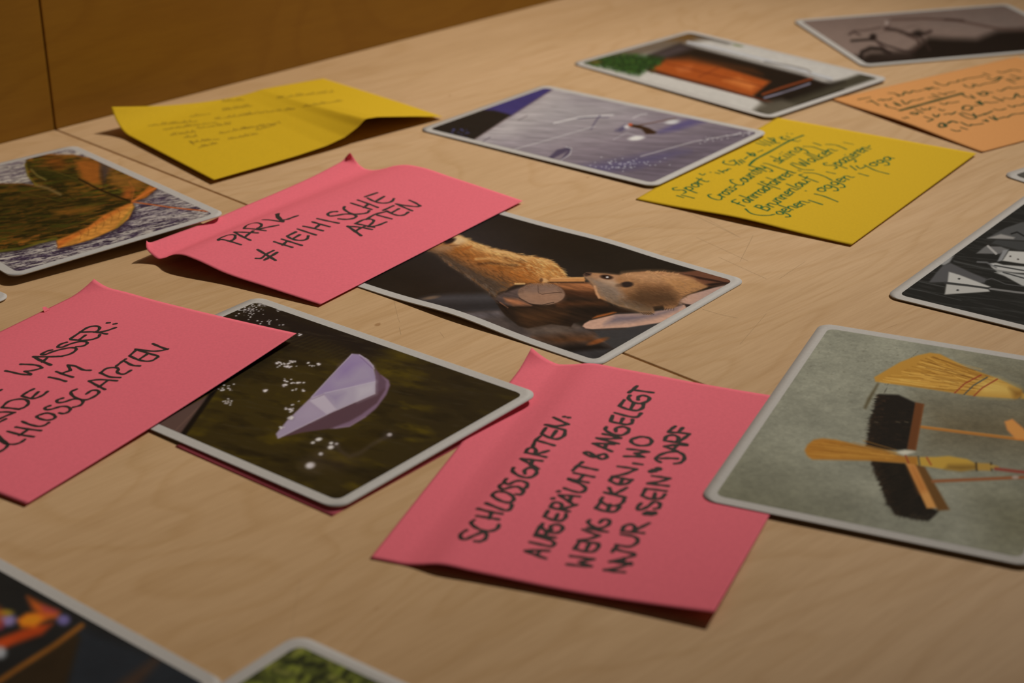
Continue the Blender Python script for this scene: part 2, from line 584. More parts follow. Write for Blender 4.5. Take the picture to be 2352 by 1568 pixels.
def ribbons(name, sh, strokes, width, mat, parent, off=0.00006):
    """pen strokes as flat ink lying on the sheet; strokes are photo points, width in metres"""
    V, F = [], []
    rng = random.Random(3)
    for st in strokes:
        w = width
        if isinstance(st, tuple):
            st, k = st
            w = width * k
        p = smooth_pts(st)
        if len(p) == 1:
            p = np.array([p[0], p[0] + 0.6])
        if len(p) == 2:
            p = np.array([p[0] + (p[1] - p[0]) * t for t in np.linspace(0, 1, 6)])
        u, v = sh.inv(p, off)
        q = np.stack([u * sh.wu, v * sh.wv], 1)
        keep = np.concatenate([[True], np.linalg.norm(np.diff(q, axis=0), axis=1) > 1e-6])
        q = q[keep]
        if len(q) < 2:
            q = np.array([q[0], q[0] + [1e-4, 0]])
        t = np.gradient(q, axis=0)
        t /= np.linalg.norm(t, axis=1)[:, None] + 1e-12
        nrm = np.stack([-t[:, 1], t[:, 0]], 1)
        hw = np.full(len(q), w / 2) * (1 + 0.12 * np.sin(np.arange(len(q)) * 0.9 + rng.uniform(0, 6)))
        L, R = q + nrm * hw[:, None], q - nrm * hw[:, None]
        cap0 = [q[0] + hw[0] * (nrm[0] * math.cos(a) - t[0] * math.sin(a)) for a in np.linspace(0, math.pi, 7)[1:-1]]
        cap1 = [q[-1] + hw[-1] * (-nrm[-1] * math.cos(a) + t[-1] * math.sin(a)) for a in np.linspace(0, math.pi, 7)[1:-1]]
        b = sum(len(x) for x in V)
        n = len(q)
        allp = np.concatenate([L, R, cap0, cap1])
        V.append(sh.pos(allp[:, 0] / sh.wu, allp[:, 1] / sh.wv, off))
        for i in range(n - 1):
            F.append((b + i, b + n + i, b + n + i + 1, b + i + 1))
        F.append(tuple([b] + [b + 2 * n + k for k in range(5)] + [b + n]))
        F.append(tuple([b + 2 * n - 1] + [b + 2 * n + 5 + k for k in range(5)] + [b + n - 1]))
    V = np.concatenate(V)
    return mesh_obj(name, V, F, mat, parent, sh.origin)


def note(sh, label, mat, group, nu=70, nv=60):
    root = empty('sticky_note', sh.origin, label, 'sticky note', group)
    solid_sheet('paper', sh, nu, nv, 0.00012, mat, root)
    return root


def corners_h(a, b, c, d, extra=None):
    """bilinear heights (mm) at p00, p10, p11, p01 plus an optional relief"""
    def h(u, v):
        z = a * (1 - u) * (1 - v) + b * u * (1 - v) + c * u * v + d * (1 - u) * v
        return z + extra(u, v) if extra is not None else z
    return h


# ================================================================== the art on the photo cards (sRGB as seen)
def art_meerkat(p):
    A, B, Cc = CRP(960, 520, 5.88), CRP(1320, 600, 5.88), CRP(960, 640, 4.3556)
    p.fill((33, 27, 22))
    p.blob((1080, 560), 240, 90, (42, 37, 36), 1.0, 0.9, 0.35)
    p.blob((1400, 580), 260, 60, (30, 24, 18), 1.0, 0.8, 0.3)
    p.modulate(0.12, 0.05, 3)
    # grey logs behind
    p.poly(Cc([(-700, 130), (0, 205), (130, 178), (330, 160), (720, 155), (790, 240), (840, 320), (400, 330), (-300, 200)]), (44, 41, 42), 3)
    p.poly(Cc([(20, 205), (140, 178), (330, 162), (720, 157), (760, 215), (420, 225), (180, 222)]), (72, 68, 70), 9, 0.9)
    p.blob(Cc([(130, 190)])[0], 18, 3.5, (120, 95, 75), 1.0, 0.8, -0.15)
    p.poly(Cc([(400, 340), (830, 318), (900, 380), (1010, 470), (1100, 490), (1350, 450), (1540, 440), (1640, 480), (1800, 540), (1960, 690), (1700, 900), (1200, 720), (850, 520)]), (72, 61, 57), 3)
    p.poly(Cc([(430, 340), (800, 322), (850, 370), (640, 400), (520, 390)]), (95, 86, 88), 8, 0.8)
    p.poly(Cc([(1080, 500), (1500, 450), (1620, 480), (1500, 540), (1150, 560)]), (98, 80, 68), 10, 0.8)
    p.poly(Cc([(1150, 590), (1500, 560), (1760, 560), (1800, 640), (1400, 660)]), (86, 52, 30), 10, 0.9)
    p.poly(Cc([(1280, 690), (1500, 660), (1820, 640), (1950, 690), (1760, 860), (1500, 800)]), (24, 20, 18), 8)
    p.poly(Cc([(1500, 730), (1930, 700), (1750, 850)]), (52, 49, 50), 4)
    p.poly(Cc([(1735, 500), (2352, 440), (2500, 440), (1960, 700)]), (58, 55, 55), 2)
    p.blob(Cc([(1800, 625)])[0], 22, 5, (140, 75, 35), 0.9, 0.8, -0.3)
    sel = p.inside(Cc([(400, 340), (830, 318), (1100, 490), (1640, 480), (1960, 690), (1700, 900), (850, 520)]))
    p.modulate(0.3, 0.12, 9, 1, 2.5, -0.2, sel)
    # main log
    log = Cc([(720, 160), (900, 85), (1060, 45), (1300, 30), (1700, 38), (1850, 55), (1900, 250), (2200, 330), (1960, 350), (1560, 440), (1530, 482), (1330, 450), (1100, 495), (1010, 470), (880, 370), (830, 310), (760, 200)])
    p.poly(log, (38, 26, 19), 2)
    p.poly(Cc([(1000, 330), (1300, 300), (1500, 330), (1400, 430), (1100, 470), (1020, 430)]), (74, 46, 26), 12, 0.75)
    p.poly(Cc([(1290, 32), (1720, 42), (1810, 110), (1790, 135), (1600, 125), (1470, 110)]), (158, 98, 60), 4)
    p.poly(Cc([(1400, 110), (1800, 130), (1840, 190), (1480, 160)]), (78, 44, 26), 8, 0.9)
    p.poly(Cc([(1380, 235), (1850, 240), (1900, 265), (1400, 270)]), (100, 56, 30), 8, 0.75)
    p.poly(Cc([(1500, 300), (1900, 270), (2000, 310), (1700, 360)]), (22, 17, 14), 10, 0.8)
    p.poly(Cc([(740, 190), (960, 88), (1060, 60), (1010, 140), (1040, 210), (1140, 268), (900, 268), (800, 240)]), (80, 64, 60), 3)
    p.poly(Cc([(860, 190), (1000, 205), (1130, 265), (960, 268), (880, 230)]), (158, 100, 68), 4)
    for k in range(5):
        p.line(Cc([(790 + 12 * k, 220 + 10 * k), (870 + 10 * k, 290 + 14 * k)]), 2.0, (28, 19, 16), 1.2, .8)
    p.line(Cc([(820, 235), (900, 290)]), 2.2, (130, 85, 62), 1.2, .9)
    sel = p.inside(log)
    p.modulate(0.33, 0.16, 21, 0.5, 3, 0.1, sel)
    c = Cc([(1235, 150)])[0]
    p.blob(c, 54, 25.5, (142, 108, 88), 0.06, 1, 0.03)
    p.blob((c[0] + 4, c[1] + 8), 40, 14, (152, 112, 88), 0.9, .8, 0.03)
    p.blob((c[0] - 6, c[1] - 12), 40, 10, (126, 98, 84), 0.9, .8, 0.0)
    for k in range(34):
        a = math.radians(185 + k * 5.2)
        x, y = math.cos(a), math.sin(a)
        p.line([(c[0] + 53 * x, c[1] + 25 * y), (c[0] + 41 * x, c[1] + 18.5 * y)], 0.9, (62, 42, 34), .8, .7, .3)
    p.line(Cc([(1200, 60), (1205, 140), (1240, 155), (1350, 140), (1440, 135)]), 1.2, (60, 40, 33), .8, .9)
    p.line(Cc([(1010, 190), (1130, 255), (1240, 262), (1360, 235)]), 1.6, (34, 24, 20), 1.0, .8)
    # pale cut faces at the right
    p.poly(B([(1350, 155), (1720, 118), (2170, 250), (2190, 290), (1850, 340), (1700, 330), (1500, 250)]), (104, 64, 46), 2)
    for k in range(12):
        p.line(B([(1420 + 40 * k, 160 + 8 * k), (1700 + 38 * k, 240 + 6 * k)]), 2.2, (48, 28, 22), 1.5, .6)
    p.poly(B([(1750, 310), (1900, 290), (2170, 285), (1850, 335)]), (36, 24, 20), 2)
    p.poly(B([(1440, 530), (1480, 490), (1550, 450), (1900, 350), (2180, 290), (2300, 280), (1640, 600), (1500, 575)]), (176, 140, 126), 1.5)
    p.blob(B([(1520, 520)])[0], 30, 9, (188, 146, 124), 0.9, .8, -0.3)
    p.poly(B([(1455, 572), (1500, 577), (1640, 595), (1500, 650)]), (44, 36, 34), 1.5)
    p.poly(B([(240, 770), (300, 735), (520, 685), (560, 690), (420, 730)]), (190, 104, 48), 2.5)
    plate = B([(105, 875), (130, 840), (200, 800), (550, 715), (900, 700), (1200, 660), (1480, 585), (1520, 640), (1180, 825), (700, 895), (230, 918), (150, 908)])
    p.poly(plate, (196, 152, 130), 1.5)
    p.poly(B([(480, 790), (560, 725), (900, 715), (1100, 690), (1440, 605), (1380, 660), (1100, 750), (800, 810), (400, 850)]), (112, 98, 104), 7, 0.9)
    p.poly(B([(150, 912), (240, 920), (700, 897), (690, 915), (260, 935)]), (60, 48, 44), 2)
    # right meerkat
    body = B([(118, 178), (160, 150), (260, 155), (420, 168), (600, 186), (660, 165), (760, 148), (960, 138), (1180, 138), (1400, 168), (1600, 240), (1750, 320), (1800, 345), (1620, 412), (1500, 455), (1420, 520), (1385, 600), (1330, 635), (1210, 650), (1195, 590), (1050, 610), (1080, 690), (1000, 722), (920, 705), (800, 655), (600, 605), (450, 545), (320, 495), (280, 440), (262, 340), (190, 260), (130, 210)])
    p.poly(body, (160, 112, 74), 1.6)
    p.poly(B([(640, 170), (960, 145), (1180, 145), (1400, 175), (1600, 250), (1300, 260), (900, 250)]), (188, 138, 98), 9, .9)
    p.poly(B([(1200, 230), (1550, 230), (1760, 330), (1500, 440), (1350, 420)]), (178, 126, 78), 9, .8)
    p.poly(B([(640, 440), (900, 350), (1250, 350), (1370, 430), (1370, 560), (1200, 590), (1040, 610), (820, 560)]), (104, 70, 44), 10, .9)
    p.poly(B([(450, 520), (700, 520), (1050, 620), (1060, 690), (900, 700), (600, 605)]), (116, 92, 70), 6, .9)
    p.poly(B([(140, 205), (330, 235), (560, 330), (660, 450), (560, 490), (360, 440), (270, 330)]), (134, 113, 98), 8, .9)
    p.poly(B([(330, 400), (430, 380), (640, 500), (560, 560), (420, 520)]), (118, 98, 82), 7, .8)
    p.line(B([(270, 340), (300, 430), (330, 490)]), 5, (205, 150, 110), 3, .8)

    def bcol(x, y, r):
        t = (y - 625) / 70
        base = np.array((206, 152, 104)) * (1 - t) + np.array((98, 66, 42)) * t
        return np.clip(base * r.uniform(.75, 1.2), 0, 235)
    p.fur(B([(600, 200), (960, 145), (1180, 145), (1400, 175), (1760, 330), (1500, 450), (1370, 590), (1040, 600), (820, 560), (640, 440), (800, 360)]), 520, 11, 0.35, bcol, 1.5, .5, .5, 5)
    p.fur(B([(280, 320), (560, 400), (900, 560), (860, 640), (560, 580), (330, 480)]), 150, 9, 0.5, lambda x, y, r: np.array((144, 120, 102)) * r.uniform(.6, 1.15), 1.3, .4, .45, 6)
    p.fur(B([(640, 175), (960, 142), (1200, 140), (1400, 172), (1380, 185), (900, 165), (650, 190)]), 90, 5, -0.6, [(214, 160, 112), (170, 118, 80)], 1.2, .5, .8, 8)
    p.poly(B([(700, 520), (900, 400), (1250, 400), (1380, 470), (1370, 570), (1200, 590), (1050, 615), (900, 600)]), (62, 42, 28), 12, .55)
    p.poly(B([(460, 560), (700, 560), (1000, 640), (1040, 600), (760, 520)]), (70, 52, 38), 8, .35)
    p.poly(B([(860, 330), (1100, 340), (1300, 360), (1250, 390), (950, 380)]), (88, 54, 32), 10, .5)
    p.poly(B([(225, 168), (420, 168), (600, 188), (520, 300), (330, 250), (250, 210)]), (176, 128, 94), 5, .8)
    p.poly(B([(330, 240), (520, 250), (620, 330), (520, 330), (400, 290)]), (180, 150, 126), 6, .8)
    p.poly(B([(112, 180), (165, 148), (230, 160), (215, 190), (150, 205)]), (66, 46, 40), 2)
    p.line(B([(150, 165), (200, 178)]), 2.2, (28, 19, 17), 1.5)
    p.blob(B([(430, 212)])[0], 15, 5.2, (52, 33, 26), 0.5, 1, 0.12)
    p.blob(B([(440, 213)])[0], 2.8, 1.9, (215, 205, 200), 0.5)
    p.blob(B([(395, 205)])[0], 2.5, 2, (18, 12, 10), 0.5)
    p.blob(B([(705, 312)])[0], 15, 6.5, (42, 31, 28), 0.5, 1, -0.05)
    p.blob(B([(600, 325)])[0], 8, 4, (96, 70, 52), .8, .7)
    for k in range(5):
        p.line(B([(900 + 30 * k, 690), (940 + 32 * k, 718)]), 1.4, (38, 30, 28), 1, .9)
        p.line(B([(1210 + 32 * k, 630), (1190 + 36 * k, 660)]), 1.4, (38, 30, 28), 1, .8)
    # left meerkat
    body = A([(120, 330), (330, 210), (420, 130), (520, 110), (580, 125), (640, 170), (720, 195), (900, 268), (1050, 308), (1250, 340), (1400, 388), (1600, 408), (1750, 440), (1880, 510), (1960, 590), (2015, 682), (1900, 715), (1760, 748), (1600, 762), (1450, 765), (1310, 795), (1200, 855), (1080, 885), (1045, 960), (980, 900), (880, 830), (760, 740), (600, 632), (440, 540), (340, 450), (250, 360)])
    p.poly(body, (158, 98, 48), 2)
    p.poly(A([(560, 125), (720, 200), (1050, 312), (1400, 392), (1750, 445), (1900, 540), (1700, 520), (1300, 440), (900, 350), (620, 250)]), (214, 164, 104), 5, .8)
    p.poly(A([(1500, 480), (1720, 500), (1900, 600), (1960, 690), (1700, 690), (1480, 620)]), (184, 118, 56), 9, .9)
    p.poly(A([(1350, 500), (1560, 490), (1640, 560), (1560, 660), (1380, 640)]), (150, 82, 32), 9, .9)
    p.poly(A([(120, 330), (260, 300), (420, 380), (620, 500), (900, 640), (1150, 760), (1250, 830), (1080, 885), (1040, 960), (880, 830), (600, 632), (340, 450), (240, 370)]), (74, 58, 47), 8, .95)
    p.poly(A([(520, 370), (800, 480), (1050, 560), (1300, 700), (1150, 740), (900, 620), (620, 480)]), (142, 90, 50), 9, .85)

    def acol(x, y, r):
        # distance across the body from lit edge to grey back
        t = ((y - 540) - (x - 1040) * 0.42) / 62
        t = min(max(t, 0), 1)
        a, b, c2 = np.array((226, 172, 108)), np.array((158, 88, 34)), np.array((80, 64, 53))
        q = a * (1 - 2 * t) + b * 2 * t if t < .5 else b * (2 - 2 * t) + c2 * (2 * t - 1)
        return np.clip(q * r.uniform(.62, 1.22), 0, 240)
    p.fur(body, 1500, 13, 0.52, acol, 1.3, .4, .6, 2)
    # spiky outline hairs
    p.fur(A([(560, 128), (900, 262), (1250, 335), (1600, 402), (1800, 460), (1960, 600), (2010, 680), (1960, 680), (1860, 540), (1600, 440), (1200, 370), (800, 270)]), 170, 11, 0.15, [(224, 170, 104), (196, 134, 72), (236, 190, 128)], 1.1, .3, .75, 4)
    p.fur(A([(250, 360), (440, 535), (760, 738), (980, 895), (1040, 950), (1060, 880), (900, 760), (600, 600), (330, 400)]), 190, 9, 1.0, [(92, 78, 70), (52, 42, 36), (116, 98, 84)], 1.1, .5, .75, 14)
    for k in range(110):                                         # dark tufts over the back
        rr = random.Random(500 + k)
        t = rr.random()
        x, y = 330 + 800 * t + rr.uniform(-40, 120), 430 + 430 * t - rr.uniform(20, 190)
        p.line(A([(x, y), (x + rr.uniform(40, 90), y + rr.uniform(25, 60))]), rr.uniform(1, 2.2), rr.choice([(62, 42, 28), (96, 60, 32), (128, 78, 38)]), 1.2, .5, .4)
    # arms
    p.line(A([(820, 505), (1000, 492), (1250, 522), (1330, 525)]), 5, (84, 50, 28), 4, .85)
    p.line(A([(780, 440), (960, 430), (1120, 460), (1290, 515), (1360, 520)]), 6, (208, 154, 94), 4, .75, 2)
    p.line(A([(1040, 330), (1250, 358), (1380, 420), (1470, 478)]), 5.5, (222, 176, 118), 4, .75, 2)
    p.line(A([(1180, 420), (1320, 470), (1440, 485)]), 3, (110, 62, 30), 3, .7)
    p.line(A([(1380, 430), (1475, 482)]), 1.2, (60, 38, 24), 1, .8)
    p.line(A([(1260, 505), (1365, 525)]), 1.2, (60, 38, 24), 1, .8)
    p.line(A([(1080, 560), (1300, 560), (1450, 520)]), 2.6, (120, 68, 30), 3, .6)
    p.fur(A([(760, 420), (1060, 330), (1470, 480), (1360, 530), (900, 510)]), 160, 11, .4, lambda x, y, r: np.array((206, 148, 86)) * r.uniform(.5, 1.15), 1.2, .35, .5, 22)
    # head (cut by the note above), eye patch
    p.poly(A([(420, 130), (520, 112), (600, 140), (660, 200), (540, 260), (470, 230)]), (214, 176, 130), 5, .9)
    p.poly(A([(200, 300), (330, 230), (520, 250), (440, 330), (260, 340)]), (158, 118, 86), 6, .8)
    p.blob(A([(430, 195)])[0], 14, 5.5, (36, 26, 22), 0.7, 1, -0.35)
    p.line(A([(430, 260), (560, 250)]), 1.6, (110, 66, 36), 1.5, .8)
    p.line(A([(600, 310), (720, 270)]), 5, (160, 88, 38), 4, .8)
    # feet, tail
    p.poly(A([(1780, 700), (1900, 690), (2240, 685), (2262, 715), (2250, 748), (1780, 752)]), (188, 128, 76), 2)
    p.line(A([(1800, 700), (2240, 692)]), 3, (216, 160, 100), 2, .8)
    p.line(A([(1750, 752), (2240, 752)]), 2.2, (52, 32, 22), 1.5, .9)
    p.blob(A([(1700, 725)])[0], 11, 5, (206, 156, 104), .6, .9, .3)
    p.blob(A([(1665, 725)])[0], 4, 5, (80, 48, 30), .7, .8, .3)
    for k in range(5):
        p.blob(A([(1320 + 28 * k, 775)])[0], 3.2, 2.4, (214, 166, 108), .6, .95)
    p.poly(A([(1240, 820), (1320, 790), (1450, 785), (1420, 810), (1300, 850), (1180, 890)]), (36, 27, 24), 2.5, .9)
    p.modulate(0.07, 0.8, 44)


def art_boat(p):
    D, Bt = CRP(330, 670, 2.5565), CRP(600, 780, 5.2278)
    p.fill((45, 35, 15))
    p.poly(D([(300, 400), (900, 300), (1300, 500), (1500, 900), (1100, 1250), (700, 1050), (200, 850)]), (52, 41, 14), 90)
    p.noise_mix((82, 66, 12), .52, .78, .07, 2, 1, 2.0, 0.2, .8)
    p.noise_mix((30, 23, 10), .55, .8, .09, 5, 1, 2.2, 0.2, .7)
    p.poly(D([(300, 230), (660, 40), (760, 40), (1500, 300), (1300, 420), (1050, 330), (800, 330), (500, 500)]), (27, 21, 17), 35)
    p.poly(D([(1650, 400), (2400, 560), (2250, 760), (1700, 700)]), (40, 31, 17), 60, .6)
    for k in range(22):
        x, y = 800 + k * 28, 250 + k * 10
        p.line(D([(x, y + 40), (x + 130, y - 10)]), 2.5, (58, 46, 20), 3, .35)
    p.noise_mix((62, 52, 36), .6, .8, .3, 12, .5, 3, 0.25, .35)
    # jetty corner
    p.poly(D([(-200, 900), (60, 780), (390, 600), (440, 555), (215, 860), (180, 870)]), (84, 62, 54), 2.5)
    p.line(D([(150, 850), (400, 600)]), 2, (108, 80, 66), 2, .7)
    p.poly(D([(385, 600), (450, 552), (235, 860), (195, 860)]), (18, 14, 10), 2.5)
    # hull
    hull = Bt([(1365, 340), (1430, 420), (1530, 488), (1545, 545), (1500, 660), (1380, 820), (1250, 930), (1060, 1042), (830, 1066), (500, 1112), (200, 1180), (800, 880), (1360, 640)])
    p.poly(hull, (82, 57, 63), 1.6)
    p.poly(Bt([(1380, 380), (1500, 480), (1520, 560), (1400, 640), (1370, 600)]), (92, 68, 80), 4, .8)
    p.poly(Bt([(1440, 425), (1530, 488), (1545, 545), (1500, 660), (1380, 820), (1250, 930), (1060, 1042), (900, 1066), (830, 1066), (1060, 980), (1200, 900), (1390, 760), (1490, 600), (1500, 500)]), (118, 92, 108), 2.2, .95)
    p.line(Bt([(880, 1060), (1060, 1036), (1250, 920)]), 2.5, (140, 116, 128), 2, .6)
    # paper sides
    p.poly(Bt([(1090, 170), (1180, 178), (1270, 235), (1345, 310), (1366, 440), (1372, 500), (1366, 640), (900, 842), (200, 1182), (180, 1130), (330, 950), (600, 690)]), (152, 133, 148), 1.4)
    p.poly(Bt([(1090, 170), (1180, 178), (1330, 310), (1366, 440), (1366, 500), (1000, 590), (750, 640), (610, 690)]), (139, 119, 146), 2.5, .95)
    p.poly(Bt([(1100, 260), (1330, 330), (1360, 490), (900, 590), (850, 500)]), (150, 134, 150), 12, .8)
    p.poly(Bt([(950, 330), (1090, 240), (1200, 270), (1050, 430), (930, 460)]), (128, 105, 142), 12, .7)
    p.poly(Bt([(750, 640), (1366, 503), (1366, 640), (905, 842), (840, 740)]), (160, 146, 156), 1.8, .95)
    p.poly(Bt([(760, 640), (1000, 640), (900, 770), (830, 720)]), (134, 116, 140), 10, .7)
    p.poly(Bt([(1150, 570), (1366, 510), (1366, 640), (1150, 730)]), (176, 164, 168), 9, .8)
    p.poly(Bt([(585, 738), (620, 695), (750, 655), (905, 838), (780, 895)]), (176, 161, 168), 1.6, .95)
    p.poly(Bt([(200, 1182), (180, 1130), (330, 955), (580, 742), (780, 895)]), (150, 132, 148), 1.6, .9)
    p.poly(Bt([(420, 940), (580, 760), (760, 890), (600, 970)]), (158, 140, 154), 9, .6)
    p.line(Bt([(1180, 180), (1280, 240), (1345, 315), (1355, 350)]), 2, (172, 156, 168), 1.5, .9)
    p.line(Bt([(1190, 205), (1340, 345)]), 1.6, (112, 88, 118), 1.4, .9)
    p.line(Bt([(600, 692), (840, 430), (1090, 172)]), 1.6, (182, 166, 176), 1.4, .8)
    p.line(Bt([(205, 1180), (800, 890), (1366, 645)]), 2, (184, 170, 176), 1.4, .7)
    p.line(Bt([(760, 640), (1366, 503)]), 1.2, (182, 168, 176), 1.2, .8)
    p.line(Bt([(610, 715), (750, 660)]), 1.2, (112, 90, 108), 1.2, .8)
    rng = random.Random(11)

    def sparkle(x, y, r, k=0.6, e=1.6):
        p.blob((x, y), r * 2.6, r * 2.0, (110, 94, 96), 1.0, .16)
        p.blob((x, y), r * .85 * e, r * .7, (216, 204, 200), .8, 1, -0.2)
    for (cx, cy, rx, ry, n, r) in [(60, 285, 1, 1, 0, 0), (230, 280, 60, 22, 14, 1.8), (300, 320, 120, 12, 14, 1.8), (370, 260, 60, 18, 8, 1.5), (560, 275, 10, 5, 2, 1.8), (685, 290, 14, 8, 4, 2.0), (620, 312, 40, 8, 5, 1.4), (300, 500, 50, 25, 7, 1.5), (290, 545, 22, 8, 4, 2.2), (370, 525, 30, 10, 4, 1.5), (465, 515, 40, 10, 6, 1.9), (40, 610, 35, 14, 5, 2.4), (440, 605, 60, 12, 4, 1.7), (510, 612, 14, 6, 3, 1.8), (300, 830, 35, 18, 6, 1.8), (370, 850, 40, 22, 8, 2.2), (380, 780, 12, 6, 2, 1.6), (350, 935, 35, 12, 6, 2.2), (250, 1050, 25, 12, 4, 2.0), (450, 740, 12, 5, 1, 1.5)]:
        for _ in range(n):
            q = Bt([(cx + rng.gauss(0, rx * .55), cy + rng.gauss(0, ry * .55))])[0]
            sparkle(q[0], q[1], r * rng.uniform(.6, 1.2))
    for x, y, r, e in [(690, 1195, 5, 1.7), (620, 1235, 3.2, 1.6), (835, 1290, 6, 1.3), (840, 1240, 3.5, 1.4), (905, 1250, 3.6, 1.2), (715, 1370, 5, 1.1), (590, 1508, 10, 1.25), (1540, 1140, 5.2, 1.2)]:
        q = Bt([(x, y)])[0]
        sparkle(q[0], q[1], r, .6, e)
    p.line(Bt([(905, 1260), (960, 1340), (1060, 1400), (1200, 1350), (1320, 1260), (1540, 1145)]), 7, (82, 68, 62), 9, .55)
    p.poly(Bt([(960, 1300), (1040, 1380), (1180, 1330), (1320, 1240), (1400, 1100), (1000, 1180)]), (44, 33, 8), 14, .6)
    p.poly(Bt([(650, 1400), (1000, 1380), (1150, 1420), (900, 1560), (640, 1520)]), (62, 48, 36), 25, .5)
    for (cx, cy, rx, ry, n, r) in [(620, 110, 60, 40, 60, 1.1), (690, 75, 30, 20, 20, 1.0), (750, 180, 40, 25, 14, 1.2), (800, 110, 20, 10, 8, 1.2), (920, 250, 10, 6, 3, 1.8), (480, 560, 40, 26, 16, 1.4), (490, 645, 30, 24, 12, 1.4)]:
        for _ in range(n):
            q = D([(cx + rng.gauss(0, rx * .6), cy + rng.gauss(0, ry * .6))])[0]
            sparkle(q[0], q[1], r * rng.uniform(.5, 1.2))


def art_broom(p):
    B = CRP(1820, 780, 3.485)
    p.fill((122, 117, 102))
    p.poly(B([(-700, 900), (-100, 1100), (400, 1400), (300, 1900), (-900, 1500)]), (100, 95, 78), 90)
    p.poly(B([(1050, 500), (1900, 500), (2600, 700), (2600, 1000), (1500, 900), (1100, 850)]), (88, 76, 56), 60, .9)
    p.poly(B([(1500, 1250), (2600, 1150), (2600, 1900), (1600, 1700)]), (98, 92, 72), 60, .8)
    p.poly(B([(1300, 100), (2600, 250), (2600, 480), (1850, 420), (1500, 260)]), (92, 84, 66), 40, .7)
    p.modulate(0.12, 0.07, 8)
    p.modulate(0.06, 0.5, 18, oct=2)
    p.modulate(0.07, 1.6, 19, oct=2)
    rng = random.Random(5)
    for _ in range(140):
        x, y = rng.uniform(-250, 900), rng.uniform(20, 560)
        p.blob(B([(x, y)])[0], rng.uniform(1, 3), rng.uniform(.8, 2), rng.choice([(92, 86, 72), (142, 138, 122)]), .9, .5)
    p.line(B([(770, 350), (735, 430)]), 1.2, (60, 54, 44), 1)
    p.line(B([(1010, 90), (920, 170)]), 1.2, (80, 74, 62), 1, .7)
    p.poly(B([(600, 470), (680, 345), (695, 352), (590, 555), (570, 545)]), (82, 72, 52), 3)
    # upper corn broom
    br = B([(655, 300), (720, 262), (860, 180), (1000, 125), (1100, 104), (1180, 114), (1400, 222), (1640, 308), (1830, 398), (1850, 440), (1800, 472), (1450, 450), (1050, 388), (760, 348), (665, 335)])
    p.poly(br, (158, 112, 46), 2)
    tip = (1900, 450)
    rg = random.Random(9)
    for k in range(230):
        e = rg.random()
        e2 = rg.random()
        lx, ly = 665 + e * 440, 330 - e * 222                    # along the cut end
        x0, y0 = lx + (tip[0] - lx) * e2 * .5, ly + (tip[1] - ly) * e2 * .5 + 8
        x1, y1 = x0 + (tip[0] - x0) * rg.uniform(.25, .6), y0 + (tip[1] - y0) * rg.uniform(.25, .6)
        p.line(B([(x0, y0), (x1, y1)]), rg.uniform(.8, 2), rg.choice([(186, 138, 62), (124, 80, 28), (170, 122, 50), (104, 66, 24), (196, 150, 76)]), 1, .55)
    p.poly(B([(1500, 330), (1640, 318), (1820, 400), (1760, 455), (1500, 440)]), (186, 152, 80), 12, .8)
    p.poly(B([(1740, 390), (1840, 410), (1845, 450), (1780, 465)]), (110, 74, 30), 8, .8)
    p.poly(B([(1840, 430), (2000, 440), (2300, 520), (2300, 560), (1830, 470)]), (160, 120, 55), 3)
    p.line(B([(1300, 425), (1380, 350), (1510, 282)]), 3, (128, 52, 34), 1.4)
    p.line(B([(1375, 438), (1450, 365), (1560, 300)]), 3, (62, 66, 62), 1.4)
    p.line(B([(1455, 448), (1520, 385), (1640, 315)]), 3, (128, 52, 34), 1.4)
    # upper dark brush
    b2 = B([(690, 434), (850, 440), (980, 500), (992, 520), (922, 880), (700, 885), (595, 850), (630, 640)])
    p.poly(b2, (27, 22, 18), 2.5)
    p.fur(B([(690, 440), (720, 440), (640, 860), (600, 850), (630, 640)]), 150, 8, math.pi + .1, [(34, 26, 20), (27, 22, 18)], 2.2, .25, .9, 33)
    p.fur(B([(690, 440), (980, 510), (920, 870), (600, 850), (630, 640)]), 160, 14, math.pi + .15, [(40, 30, 22), (18, 15, 12), (50, 36, 26)], 1.4, .15, .5, 43)
    p.fur(B([(690, 440), (760, 440), (700, 880), (600, 850), (630, 640)]), 120, 9, math.pi + .1, [(46, 30, 20), (58, 40, 28)], 1.2, .2, .5, 3)
    for x in (655, 830, 900):
        p.line(B([(x, 655), (x + 30, 662)]), 1.2, (100, 84, 66), 1, .8)
    p.poly(B([(985, 500), (1056, 514), (990, 886), (918, 878)]), (92, 52, 27), 1.6)
    p.line(B([(1050, 520), (985, 880)]), 3, (110, 66, 34), 2, .7)
    p.line(B([(1035, 698), (1400, 745), (1854, 800), (2500, 880)]), 6.5, (150, 96, 44), 2)
    p.line(B([(1035, 690), (1400, 735), (1854, 788)]), 1.8, (176, 120, 60), 1.4, .7)
    p.poly(B([(1700, 655), (1760, 635), (1850, 710), (1900, 800), (1790, 795), (1720, 720)]), (198, 122, 62), 3)
    # lower brush
    b4 = B([(630, 965), (900, 985), (990, 1080), (1085, 1330), (1175, 1372), (1090, 1452), (950, 1432), (820, 1402), (760, 1300), (700, 1130)])
    p.poly(b4, (27, 22, 17), 2.5)
    p.fur(B([(640, 970), (680, 990), (820, 1390), (760, 1300), (700, 1130)]), 170, 8, math.pi - .3, [(34, 26, 20), (27, 22, 18)], 2.2, .3, .9, 35)
    p.fur(B([(640, 980), (900, 990), (1080, 1330), (1080, 1440), (820, 1400), (700, 1130)]), 190, 15, math.pi - .45, [(40, 30, 22), (18, 15, 12), (52, 38, 27)], 1.4, .15, .5, 45)
    p.fur(B([(640, 980), (720, 990), (800, 1250), (900, 1420), (820, 1400), (760, 1300), (700, 1130)]), 120, 8, math.pi - .3, [(44, 30, 20), (54, 38, 26)], 1.2, .25, .6, 3)
